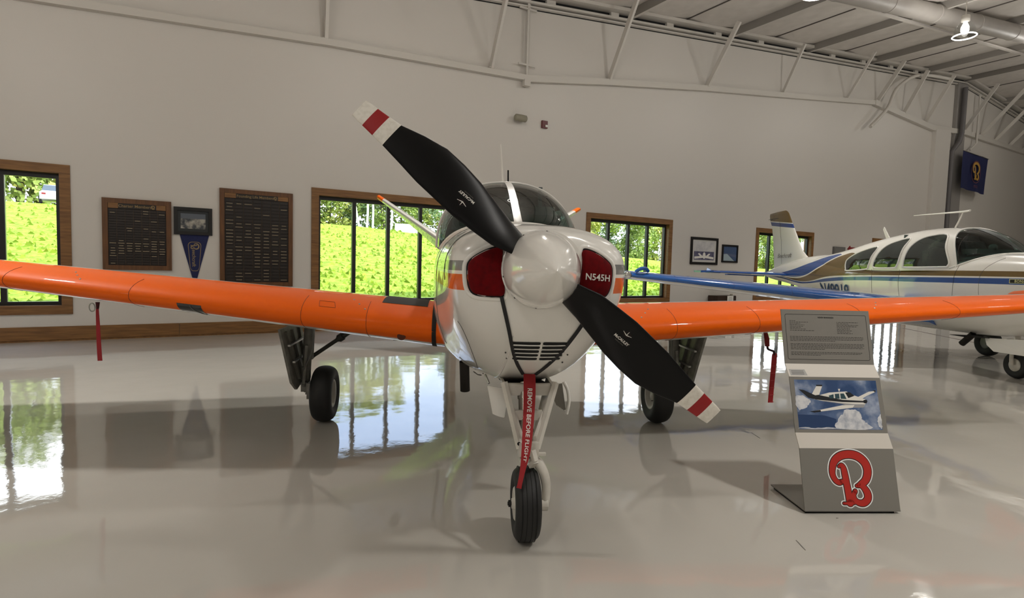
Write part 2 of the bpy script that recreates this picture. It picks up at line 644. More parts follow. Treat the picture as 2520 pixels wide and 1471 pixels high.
hp.box(W(5.43, .1, 5.46), (.16, .1, .14), Matrix.Rotation(WY, 3, 'Z'))
hp.build('hanger_post', STEELWHITE, rail)

# corner: white boxed pilaster, dark conduit, grey steel column
m = MB()
wbar(m, 25.2, 7.3, 26.5, 7.45, 0, .15, 7.3)
struct(m, 'column_1', WALLP, 'white boxed pilaster at the far corner')
m = MB()
wbar(m, 26.95, 9.5, 27.9, 9.55, 0, .12, 9.5)
struct(m, 'column_2', pm('column_grey', '#8d8985', .5), 'grey steel column at the far corner')
m = MB().tube([W(26.72, .14, 0), W(26.72, .14, 6.6), W(27.0, .26, 7.0), W(27.2, .26, 7.4), W(27.25, .26, 9.3)], .10, 10)
tag(m.build('conduit', pm('conduit_grey', '#5f5c5c', .5)), 'dark grey conduit running up the far corner column', 'pipe')
m = MB().tube(smooth_pts([tuple(W(19.9, .25, 6.6)), tuple(W(20.9, .3, 7.4)), tuple(W(21.4, .35, 8.2)), tuple(W(22.6, .5, 8.85)), tuple(W(24.5, .8, 9.0))], 5), .06, 8)
tag(m.build('flexible_conduit', STEELWHITE), 'white flexible conduit curving from the roof down behind the rail', 'pipe')
m = MB().tube([W(28.9, .2, 9.3), W(28.9, .2, 7.2), W(28.3, .2, 6.85)], .04, 8)
tag(m.build('conduit', STEELWHITE), 'thin white conduit with an offset bend above the blue flag', 'pipe')

# baseboard of separate boards
bb = MB()
wbar(bb, S0, .03, S1, .03, 0, .012, .03)
base = struct(bb, 'baseboard_back', WOOD, 'wooden baseboard along the end wall')
bm = MB().box((1.83, -.012, .13), (3.654, .024, .2)).mesh('board', WOOD)
for i in range(20):
    inst(bm, 'board', base, W(S0 + i * 3.66, 0, 0), (0, 0, WY))

# ------------------------------------------------------------------ windows
for k, (c, w) in enumerate(WIN):
    h0, h1 = WZ0 + CAS, WZ1 - CAS          # clear opening
    hw = w / 2 - CAS
    loc = W(c, 0, 0)
    fr = MB()
    y0, y1 = .10, .17
    F = .055
    fr.span((-hw, y0, h0), (-hw + F, y1, h1)).span((hw - F, y0, h0), (hw, y1, h1))
    fr.span((-hw + F, y0, h0), (hw - F, y1, h0 + F)).span((-hw + F, y0, h1 - F - .02), (hw - F, y1, h1))
    win = struct(fr, 'window_%d' % (k + 1), BLACKALU, 'black framed four pane window with a wood casing', None, loc, (0, 0, WY))
    def kid(mb, nm, mat):
        return mb.build(nm, mat, win)
    kid(MB().span((-w / 2, -.022, WZ1 - CAS), (w / 2, 0, WZ1)), 'casing_board', WOOD)
    kid(MB().span((-w / 2, -.022, WZ0), (w / 2, 0, WZ0 + CAS)), 'casing_board', WOOD)
    for sg in (-1, 1):
        kid(MB().span((sg * w / 2, -.022, h0 + .002), (sg * hw, 0, h1 - .002)), 'casing_board', WOOD)
        kid(MB().span((sg * hw, -.018, h0), (sg * (hw + .018), .25, h1)), 'jamb_lining', WOOD)
    kid(MB().span((-hw, -.018, h1), (hw, .25, h1 + .018)), 'jamb_lining', WOOD)
    kid(MB().span((-hw, -.018, h0 - .018), (hw, .25, h0)), 'window_sill', WOOD)
    n = 4
    pw = 2 * hw / n
    for i in range(1, n):
        x = -hw + pw * i
        mm = MB().span((x - .035, y0 - .01, h0 + F), (x + .035, y1, h1 - F - .02))
        mm.span((x + .036, y0 + .01, h0 + F), (x + .042, y1, h1 - F - .02), 1)
        kid(mm, 'mullion', [BLACKALU, ALU])
    for i in range(n):
        x = -hw + pw * (i + .5)
        kid(MB().add([(x - pw / 2, .135, h0), (x + pw / 2, .135, h0), (x + pw / 2, .135, h1), (x - pw / 2, .135, h1)], [(0, 1, 2, 3)]), 'pane', PANE)

# ------------------------------------------------------------------ lamps, duct
LENS = pm('lamp_glow', (1, 1, 1), .3, emit=((1.0, .96, .88), 9.0))
LAMPG = glass('lamp_prismatic_glass', (.92, .93, .93), .9)
lt = bpy.data.lights.new('lamp_light', 'SPOT')
lt.spot_size = math.radians(100)
lt.spot_blend = 1.0
lt.energy = LAMP_W
lt.shadow_soft_size = 0.16
lt.color = (1.0, 0.965, 0.91)
bulb_me = MB().lathe([(.01, -.05), (.06, -.03), (.085, .03), (.085, .12), (.05, .2), (.03, .24)], n=16, cap0=True, cap1=True).mesh('bulb', LENS)
dome = MB().lathe([(.245, -.10), (.235, -.02), (.20, .10), (.14, .2), (.09, .26)], n=28)
dome.lathe([(.24, -.115), (.26, -.10), (.245, -.085)], n=28, mi=1)
lt2 = bpy.data.lights.new('lamp_glow_light', 'POINT')
lt2.energy = LAMP_UP
lt2.shadow_soft_size = 0.16
lt2.color = lt.color
lt3, lt4 = lt.copy(), lt2.copy()
lt5 = lt2.copy()
lt5.energy = LAMP_UP * 1.35
lt3.energy, lt4.energy = LAMP_W * FAR_ROWS, LAMP_UP * FAR_ROWS
dome_me = dome.mesh('shade', [LAMPG, LENS])
ord_ = ['first', 'second', 'third', 'fourth', 'fifth', 'sixth', 'seventh']
for j, t in enumerate((4.6, 11.6, 19.0, 26.0)):
    for i, s in enumerate((-10.2, -3.8, 2.6, 9.0, 15.4, 21.8, 28.2)):
        z = zc(s) - 1.15
        if i == 4 and j == 0:
            lab = 'lit round high bay lamp hanging beside the white roof duct'
        else:
            lab = '%s lit high bay lamp in the %s row from the windowed wall' % (ord_[i], ord_[j])
        L = thing('high_bay_lamp', lab, 'lamp', W(s, t, z), 0, 'high bay lamps under the roof')
        inst(dome_me, 'shade', L)
        inst(bulb_me, 'bulb', L)
        MB().lathe([(.03, .24), (.09, .26), (.09, .40), (.03, .42), (.012, .43), (.012, 1.2)], n=12).build('hanger', STEELWHITE, L)
        for ld in ((lt, lt2), (lt, lt5), (lt3, lt4), (lt3, lt4))[j]:
            lo = bpy.data.objects.new(ld.name, ld)
            COL.objects.link(lo)
            lo.parent = L
            lo.location = (0, 0, -.28)
DUCT = pm('duct_paint', '#a8a29c', .5, noise=(2, '#9d9791', .3, .7))
da, db = W(6, 2.72, 7.52), W(30, 4.97, 9.50)
dd = thing('air_duct', 'large round white spiral duct hung under the roof', 'duct', da)
MB().tube([V(), db - da], .225, 28).build('duct_pipe', DUCT, dd)
u = (db - da)
for i in range(1, 12):
    MB().lathe([(.225, -.03), (.236, -.02), (.236, .02), (.225, .03)], u * (i / 12), u, 28).build('duct_band', DUCT, dd)
for i in (1, 4, 7, 10):
    p = u * ((i + .5) / 12)
    MB().bar(p + V((0, 0, .22)), p + V((0, 0, .7)), .02, .02).build('duct_strap', STEELWHITE, dd)
ga, gb = W(3.0, 3.2, zr(3.0) - .21), W(27.6, 3.05, zr(27.6) - .21)
MB().bar(ga, gb, .09, .05).build('purlin_strut', CEILP, ceiling)
# ------------------------------------------------------------------ aircraft A (white, orange wings, V tail). x = image right, y = aft
CX = .02
BODY = [(-.285, .175, 1.542, 1.19, 1.367, 2, 2), (-.262, .27, 1.545, 1.12, 1.36, 2.2, 2), (-.20, .362, 1.555, 1.035, 1.352, 2.5, 2.0),
        (-.10, .418, 1.572, .945, 1.345, 2.6, 2.0), (.05, .442, 1.588, .85, 1.34, 2.6, 2.05), (.25, .46, 1.604, .76, 1.33, 2.6, 2.1),
        (.5, .48, 1.62, .70, 1.31, 2.6, 2.2), (.9, .515, 1.648, .655, 1.29, 2.6, 2.7), (1.3, .545, 1.67, .64, 1.27, 2.7, 3.2),
        (2.0, .565, 1.69, .63, 1.25, 2.7, 3.2), (2.8, .55, 1.70, .66, 1.25, 2.6, 2.9), (3.8, .45, 1.70, .78, 1.28, 2.4, 2.3),
        (5.0, .30, 1.62, 1.0, 1.33, 2.2, 2.2), (6.2, .16, 1.52, 1.2, 1.37, 2, 2), (7.0, .05, 1.46, 1.33, 1.4, 2, 2)]
def sec(tab, y):
    k = 0
    while k < len(tab) - 2 and y > tab[k + 1][0]:
        k += 1
    p1, p2 = tab[k], tab[k + 1]
    t = min(max((y - p1[0]) / (p2[0] - p1[0]), 0), 1)
    h = p2[0] - p1[0]
    out = []
    for j in range(1, len(p1)):
        d = (p2[j] - p1[j]) / h
        def slope(i):
            if i <= 0 or i >= len(tab) - 1:
                return d
            a = (tab[i][j] - tab[i - 1][j]) / (tab[i][0] - tab[i - 1][0])
            b = (tab[i + 1][j] - tab[i][j]) / (tab[i + 1][0] - tab[i][0])
            return 0 if a * b <= 0 else 2 * a * b / (a + b)
        m1, m2 = slope(k), slope(k + 1)
        out.append((2 * t ** 3 - 3 * t * t + 1) * p1[j] + (t ** 3 - 2 * t * t + t) * h * m1 + (-2 * t ** 3 + 3 * t * t) * p2[j] + (t ** 3 - t * t) * h * m2)
    return out
def sgp(c, e):
    return math.copysign(abs(c) ** e, c)
def ring(tab, y, N=56, cx=CX, off=0.0):
    w, zt, zb, zw, na, nb = sec(tab, y)
    w, zt, zb = w + off, zt + off, zb - off
    r = []
    for i in range(N):
        a = 2 * PI * i / N
        c, s_ = math.cos(a), math.sin(a)
        e = na if s_ >= 0 else nb
        r.append((cx + w * sgp(c, 2 / e), y, zw + (zt - zw if s_ >= 0 else zw - zb) * sgp(s_, 2 / e)))
    return r
def inside(tab, x, y, z, cx=CX):
    w, zt, zb, zw, na, nb = sec(tab, y)
    e, h = (na, zt - zw) if z >= zw else (nb, zw - zb)
    return (abs(x - cx) / w) ** e + (abs(z - zw) / h) ** e < 1
def surf_y(x, z, y0=-.285, y1=1.6, tab=BODY):
    """first y at which the body reaches the point (x, z), seen from ahead"""
    n = 120
    for i in range(n):
        y = y0 + (y1 - y0) * i / n
        if inside(tab, x, y, z):
            a, b = y - (y1 - y0) / n, y
            for _ in range(14):
                m = (a + b) / 2
                if m > y0 and inside(tab, x, m, z):
                    b = m
                else:
                    a = m
            return max(b, y0)
    return y1
def top_z(tab, x, y, cx=CX):
    w, zt, zb, zw, na, nb = sec(tab, y)
    q = 1 - (abs(x - cx) / w) ** na
    return zw + (zt - zw) * max(q, 0) ** (1 / na)

A = thing('airplane', 'white single engine airplane with orange wings, a V tail and its propeller towards the viewer', 'airplane')

fm = pm('cowl_paint', '#e2dfd8', .27, coat=.7)
fm = bpy.data.materials.new('fuselage_paint')
fm.use_nodes = True
nb_ = Nodes(fm)
pb = fm.node_tree.nodes['Principled BSDF']
pb.inputs['Roughness'].default_value = .25
pb.inputs['Coat Weight'].default_value = .7
pb.inputs['Coat Roughness'].default_value = .03
ax_ = nb_.op('ABSOLUTE', nb_.op('SUBTRACT', nb_.x, CX))
side_ = nb_.both(nb_.gt(ax_, .33), nb_.gt(nb_.y, -.3))
nb_.paint('#f3f1ec', [(nb_.both(side_, nb_.between(nb_.z, 1.353, 1.399)), '#8a8a88'), (nb_.both(side_, nb_.between(nb_.z, 1.264, 1.337)), (.80, .125, .004))], pb.inputs['Base Color'])
ys = [-.285, -.278, -.27, -.262, -.25, -.235, -.22, -.20, -.175, -.15, -.12, -.08, -.03, .03, .1, .18, .27, .38, .5, .65, .8, 1.0, 1.3, 1.6, 2, 2.4, 2.8, 3.3, 3.8, 4.4, 5, 5.6, 6.2, 6.7, 7.0]
MB().loft([ring(BODY, y) for y in ys]).build('fuselage', fm, A)

# panel seams: thin dark lines standing a hair off the skin
SEAM = pm('seam_line', '#55524e', .6)
def seam_ring(y, a0, a1, name='panel_seam', N=40):
    w, zt, zb, zw, na, nb2 = sec(BODY, y)
    P = []
    for i in range(N + 1):
        a = a0 + (a1 - a0) * i / N
        c, s_ = math.cos(a), math.sin(a)
        e = na if s_ >= 0 else nb2
        P.append((CX + (w + .0005) * sgp(c, 2 / e), y, zw + (zt + .0005 - zw if s_ >= 0 else zw - zb + .0005) * sgp(s_, 2 / e)))
    MB().tube(P, .0016, 5).build(name, SEAM, A)
seam_ring(.14, PI * .55, PI * 1.02)
seam_ring(.14, -.1, PI * .45)
seam_ring(.92, PI * .6, PI * 1.2)
P = []
for i in range(14):            # nose gear bay fairing outline on the left lower cowl
    t = i / 13
    x = -.36 + .12 * t
    z = 1.10 - .30 * t ** 1.3
    P.append((x, surf_y(x, z) - .001, z))
for x, z in ((-.235, .79), (-.25, .775), (-.29, .776), (-.34, .80)):
    P.append((x, surf_y(x, z) - .001, z))
MB().tube(P, .0016, 5).build('panel_seam', SEAM, A)
for xs in (-.105, .16):        # long pressed ribs down the chin
    P = []
    for i in range(16):
        z = 1.06 - .33 * i / 15
        x = xs - (.03 if xs < 0 else -.01) * i / 15
        P.append((x, surf_y(x, z) + .001, z))
    if xs < 0:
        MB().tube(P, .004, 6).build('chin_rib', WHITE, A)
RIVET = pm('rivet_dark', '#3a3835', .5)
scr = MB().lathe([(.004, 0), (.004, .004)], (0, 0, 0), (0, -1, 0), 8, cap1=True).mesh('cowl_screw', RIVET)
for x, z in ((-.13, .965), (.175, .955), (-.12, .93), (.165, .905), (-.19, .70), (.21, .72), (-.085, .705)):
    inst(scr, 'cowl_screw', A, (x, surf_y(x, z) - .002, z))

# chin louvres: ten dark slots in a raised grille panel
gp = [(-.108, 1.04), (.165, 1.04), (.142, .925), (-.085, .925)]
gm = MB()
for i in range(12):
    for j in range(6):
        pass
def patch(fn, n1, n2, off):
    """grid over (u, v) -> (x, z) lying off the nose skin"""
    vs = []
    for j in range(n2 + 1):
        for i in range(n1 + 1):
            x, z = fn(i / n1, j / n2)
            vs.append((x, surf_y(x, z) - off, z))
    return vs, [(j * (n1 + 1) + i, j * (n1 + 1) + i + 1, (j + 1) * (n1 + 1) + i + 1, (j + 1) * (n1 + 1) + i) for j in range(n2) for i in range(n1)]
GX0, GX1 = -.112, .160
for row in range(5):
    zc_ = 1.024 - row * .0222
    sh = row * .0045
    for sd in (0, 1):
        xa, xb = (GX0 + sh, .024) if sd == 0 else (.034, GX1 - sh)
        def fn(u, v, xa=xa, xb=xb, zc_=zc_):
            t = 2 * v - 1
            ins = .006 * (1 - math.sqrt(max(0, 1 - t * t)))
            x = xa + ins + (xb - xa - 2 * ins) * u
            return x, zc_ + t * .0070 + (abs(x - .029) * -.02)
        m = MB().add(*patch(fn, 8, 4, .003), smooth=True)
        m.build('louvre_slot', DARK, A)
        m = MB()
        P = []
        for i in range(9):
            x = xa + (xb - xa) * i / 8
            z = zc_ - .0108
            P.append((x, surf_y(x, z) - .004, z))
        m.tube(P, .0035, 6).build('louvre_lip', WHITE, A)

# spinner
HY, HZ = -.346, 1.367
sp = thing  # (kept for brevity)
prof = []
R0, L0 = .170, .395
for i in range(26):
    t = i / 25
    r = R0 * (1 - t ** 1.75) ** .80
    prof.append((r, -.305 + .0 - L0 * t))
m = MB().lathe([(.155, -.285), (R0 + .004, -.292), (R0 + .004, -.308)] + prof, (CX - .024, 0, HZ), (0, 1, 0), 48)
spn = m.build('spinner', pm('spinner_gloss', '#f5f3ee', .13, coat=1.0), A)
for i in range(10):
    a = 2 * PI * i / 10 + .2
    c, s_ = math.cos(a), math.sin(a)
    MB().lathe([(.0042, 0), (.0042, .004)], (CX - .024 + c * .167, -.325, HZ + s_ * .167), (c, -.25, s_), 8, cap1=True).build('spinner_screw', RIVET, spn)

# propeller blades: outline measured across the blade, radius r from the hub
BL = [(.07, -.034, .046, .040, 1.15), (.13, -.039, .052, .038, .95), (.25, -.073, .068, .028, .62), (.35, -.080, .088, .022, .50), (.45, -.085, .108, .018, .42),
      (.55, -.080, .119, .015, .36), (.65, -.075, .121, .013, .31), (.75, -.062, .099, .011, .27), (.85, -.050, .067, .009, .24), (.93, -.044, .058, .008, .22), (.99, -.040, .053, .007, .21), (1.022, -.036, .048, .005, .21)]
HUBX = CX - .011
bm_ = bpy.data.materials.new('blade_paint')
def blade_pts(r, flip):
    lo, hi, th, tw = interp(BL, r)
    a = .6768
    er = V((-math.cos(a), 0, math.sin(a)))
    et = V((math.sin(a), 0, math.cos(a)))
    if flip:
        er, et = -er, -et
    return er, et, lo, hi, th, tw
def blade_surf(r, o, flip, off=0.0):
    """front face of the blade at radius r, offset o across"""
    er, et, lo, hi, th, tw = blade_pts(r, flip)
    t = (o - lo) / (hi - lo)
    y = HY + (o - (lo + hi) / 2) * math.tan(tw) * 1.0 - th * math.sqrt(max(0.0, 4 * t * (1 - t))) * 1.0
    return V((HUBX, y - off, HZ)) + er * r + et * o
TIPW = pm('blade_tip_white', '#f3efe6', .4, noise=(60, '#e4dfd4', .4, .7))
TIPR = pm('blade_tip_red', '#9c0d16', .4)
for flip in (False, True):
    m = MB()
    rs = [.07, .1, .13, .17, .21, .25, .3, .35, .4, .45, .5, .55, .6, .65, .7, .75, .8, .852, .9085, .965, .99, 1.008, 1.022]
    n = 14
    rings = []
    for r in rs:
        er, et, lo, hi, th, tw = blade_pts(r, flip)
        rg = []
        for i in range(n + 1):
            t = .5 - .5 * math.cos(PI * i / n)
            o = lo + (hi - lo) * t
            rg.append(blade_surf(r, o, flip))
        for i in range(n - 1, 0, -1):
            t = .5 - .5 * math.cos(PI * i / n)
            o = lo + (hi - lo) * t
            p = blade_surf(r, o, flip)
            p.y += (th * 1.35) * math.sqrt(max(0, 4 * t * (1 - t)))
            rg.append(p)
        rings.append(rg)
    cut = rs.index(.852)
    for a_i, b_i, mi in ((0, cut, 0), (cut, cut + 1, 1), (cut + 1, cut + 2, 2), (cut + 2, len(rs) - 1, 1)):
        m.loft(rings[a_i:b_i + 1], mi, cap0=(a_i == 0), cap1=(b_i == len(rs) - 1))
    b = m.build('propeller_blade', [BLACK, TIPW, TIPR], A)
    d = MB()
    rc, oc = (.452, -.02)
    def bt(x, y, flip=flip):
        return blade_surf(.455 + x, .0 - y, flip, .0015)
    d.text('McCAULEY', .0165, lambda x, y: bt(x, y - .016), 0, bold=.0006)
    d.text('PROPELLER SYSTEMS', .0052, lambda x, y: bt(x, y - .030), 1)
    def stroke(p, q, w0, w1, mi):
        p, q = V((p[0], p[1], 0)), V((q[0], q[1], 0))
        e = (q - p).normalized()
        s_ = V((-e.y, e.x, 0))
        k = 6
        vs = []
        for i in range(k + 1):
            c = p.lerp(q, i / k)
            w = w0 + (w1 - w0) * i / k
            for sg in (-1, 1):
                vs.append(bt(c.x + s_.x * w * sg, c.y + s_.y * w * sg))
        d.add(vs, [(2 * i, 2 * i + 1, 2 * i + 3, 2 * i + 2) for i in range(k)], mi)
    stroke((0, .012), (.024, .019), .0022, .001, 0)
    stroke((0, .012), (-.024, .019), .0022, .001, 0)
    stroke((0, .012), (0, .031), .002, .0009, 0)
    for i in range(24):
        a0, a1 = 2 * PI * i / 24, 2 * PI * (i + 1) / 24
        d.add([bt(math.cos(a) * r, .016 + math.sin(a) * r * .75) for a, r in ((a0, .016), (a1, .016), (a1, .0145), (a0, .0145))], [(0, 1, 2, 3)], 2)
    d.build('maker_decal', [OFFWHITE, pm('decal_grey', '#77736e', .6), pm('decal_dark_red', '#3a0d12', .6)], b)

# canopy
CAN = [(.88, .04, 1.645, 1.55, 1.55), (.98, .22, 1.70, 1.52, 1.52), (1.1, .335, 1.765, 1.52, 1.52), (1.22, .42, 1.83, 1.5, 1.5), (1.36, .485, 1.898, 1.5, 1.5), (1.5, .525, 1.957, 1.5, 1.5),
       (1.65, .542, 2.004, 1.5, 1.5), (1.8, .55, 2.036, 1.5, 1.5), (2.1, .552, 2.062, 1.5, 1.5), (2.6, .545, 2.055, 1.5, 1.5), (3.2, .50, 1.985, 1.5, 1.5), (3.9, .42, 1.86, 1.5, 1.5), (4.7, .33, 1.68, 1.5, 1.5)]
CAN = [c + (2.3, 2.0) for c in CAN]
CANX = CX + .005
def can_pt(y, a, off=0.0):
    w, zt, zb, zw, na, nb2 = sec(CAN, y)
    return (CANX + (w + off) * sgp(math.cos(a), 2 / na), y, zw + (zt + off - zw) * sgp(math.sin(a), 2 / na))
WIND = glass('aircraft_glass', (.34, .50, .465), .9)
NA = 60
ywin = [.88, .90, .93, .96, 1.0, 1.04, 1.08, 1.12, 1.17, 1.22, 1.28, 1.34, 1.42, 1.5, 1.58, 1.66, 1.74]
def strip(y0s, aa, ab, n=24):
    return [[can_pt(y, aa + (ab - aa) * i / n) for i in range(n + 1)] for y in y0s]
def post_ang(y, hw=.026):
    w = sec(CAN, y)[0]
    q = min(hw / w, .96)
    return math.acos(q ** (2.3 / 2))
for sg in (1, -1):
    rows = []
    for y in ywin:
        pa = post_ang(y)
        if sg > 0:
            rows.append([can_pt(y, pa * i / 24) for i in range(25)])
        else:
            rows.append([can_pt(y, PI - pa * i / 24) for i in range(25)])
    MB().loft(rows, 0, False, False, True, False).build('windshield', WIND, A, label='green tinted windshield half')
m = MB()
rows = []
for y in ywin:
    pa = post_ang(y)
    rows.append([can_pt(y, pa + (PI - 2 * pa) * i / 8, .004) for i in range(9)])
m.loft(rows, 0, False, False, True, False)
m.build('windshield_post', WHITE, A)
# rear arch, base rim
m = MB()
m.tube([can_pt(1.745, PI * i / 40, .002) for i in range(41)], .011, 8)
m.build('windshield_arch', WHITE, A)
P = []
for i in range(41):
    x = CANX - .515 + 1.03 * i / 40
    y0 = .88
    yy = y0
    while yy < 1.75:
        w, zt, zb, zw, na, nb2 = sec(CAN, yy)
        if abs(x - CANX) < w:
            zz = zw + (zt - zw) * (1 - (abs(x - CANX) / w) ** na) ** (1 / na)
            if zz > top_z(BODY, x, yy) + .004:
                break
        yy += .005
    P.append((x, yy - .004, top_z(BODY, x, yy) + .004))
MB().tube(P, .011, 8).build('windshield_rim', WHITE, A)
# roof shell with side window openings
yr = [1.745, 1.86, 1.98, 2.1, 2.3, 2.5, 2.7, 2.76, 2.9, 3.1, 3.3, 3.6, 3.9, 4.3, 4.7]
angs = [0, .06, .12, .2, .3, .42, .55, .68, .8, 1.0, 1.25, PI / 2]
angs = angs + [PI - a for a in angs[-2::-1]]
roof, glz = MB(), {1: MB(), -1: MB()}
for j in range(len(yr) - 1):
    for i in range(len(angs) - 1):
        ya, yb, aa, ab = yr[j], yr[j + 1], angs[i], angs[i + 1]
        q = [can_pt(ya, aa), can_pt(ya, ab), can_pt(yb, ab), can_pt(yb, aa)]
        am = (aa + ab) / 2
        am = min(am, PI - am)
        ym = (ya + yb) / 2
        win_ = .10 < am < .62 and (1.80 < ym < 2.70 or 2.77 < ym < 3.5)
        if win_:
            glz[1 if aa < PI / 2 else -1].add(q, [(0, 1, 2, 3)], 0, True)
        else:
            roof.add(q, [(0, 1, 2, 3)], 0, True)
roof.build('cabin_roof', WHITE, A)
head = MB()
head.loft([[can_pt(y, a, -.018) for a in [.64 + (PI - 1.28) * i / 16 for i in range(17)]] for y in (1.75, 1.86, 2.0, 2.3, 2.74)], 0, False, False, True, False)
for lo_, hi_ in ((0, .64), (PI - .64, PI)):
    for ya_, yb_ in ((1.75, 1.80), (2.69, 2.76)):
        head.loft([[can_pt(y, lo_ + (hi_ - lo_) * i / 6, -.012) for i in range(7)] for y in (ya_, yb_)], 0, False, False, True, False)
head.build('headliner', pm('headliner_sheen', '#47524f', .9), A)  # dark lining with the glass's milky teal reflection put into its colour
P = [can_pt(2.74, PI * i / 24, -.02) for i in range(25)]
MB().fan(P).build('cabin_screen', pm('headliner_sheen', '#2b3233', .9), A)  # added screen behind the seats that keeps the view through the glass dark
for sg in (1, -1):
    glz[sg].build('side_window', WIND, A)
# cabin inside
CABIN = pm('cabin_sheen', '#44524f', .8)  # the glass's milky reflection is put into this teal grey
SEATM = pm('seat_cloth', '#6a7476', .8, noise=(30, '#566062', .3, .7))
m = MB()
rows = []
for y in (.99, 1.1, 1.25, 1.5, 1.9, 2.4, 3.0, 3.6):
    w = sec(CAN, y)[0] - .03
    rows.append([(CANX + w * (i / 8 - .5) * 2, y, top_z(BODY, CX + w * (i / 8 - .5) * 1.9, y) + .010) for i in range(9)])
m.loft(rows, 0, False, False, True, False)
m.build('cabin_deck', CABIN, A)
MB().box((CANX, 1.36, 1.705), (.58, .22, .05)).box((CANX, 1.47, 1.71), (.76, .05, .10)).build('glareshield', CABIN, A)
for sx in (-.24, .24):
    s_ = MB()
    s_.slab([(CANX + sx - .20, 2.02, 1.66), (CANX + sx + .20, 2.02, 1.66), (CANX + sx + .17, 2.14, 1.88), (CANX + sx - .17, 2.14, 1.88)], (0, .09, .02))
    s_.slab([(CANX + sx - .11, 2.15, 1.885), (CANX + sx + .11, 2.15, 1.885), (CANX + sx + .09, 2.17, 1.975), (CANX + sx - .09, 2.17, 1.975)], (0, .07, .01))
    s_.build('cabin_seat', SEATM, A)
MB().box((CANX - .0, 1.6, 1.90), (.05, .04, .06)).build('compass_mount', CABIN, A)
MB().box((CANX + .27, 1.8, 1.88), (.03, .05, .26)).box((CANX + .3, 1.72, 1.80), (.16, .02, .10)).build('sun_visor', SEATM, A)

# wings: airfoil sections, one height line each side as the aircraft stands
def airfoil(n=22):
    up, lo = [], []
    for i in range(n + 1):
        t = .5 - .5 * math.cos(PI * i / n)
        th = 5 * (.2969 * math.sqrt(t) - .126 * t - .3516 * t * t + .2843 * t ** 3 - .1036 * t ** 4)
        cam_ = .055 * (1 - (1 - t) ** 3) * (1 - t) * 1.4
        up.append((t, th, cam_))
        lo.append((t, -th, cam_))
    return up + lo[-2:0:-1]
AF = airfoil()
def wsec(X, sg):
    """leading edge y, z, chord, thickness ratio at span station X"""
    k = max(0, (X - .5)) / 4.6
    ch = 2.13 - 1.06 * (X / 5.1)
    return 1.16 + .20 * k, ((.852 + .1005 * X) if sg < 0 else (.862 + .0660 * X)), ch, .165 - .045 * k
def wpt(X, sg, t, th, cam_, off=0.0):
    ly, lz, ch, tr = wsec(X, sg)
    return (sg * X + (CX if False else 0), ly + t * ch, lz + (cam_ * .35 + th * tr) * ch + off * (1 if th >= 0 else -1) - t * ch * .03)
WINGW = pm('wing_white', '#dcdad5', .28, coat=.6)
WALK = pm('wing_walk', '#3a3a3a', .9)
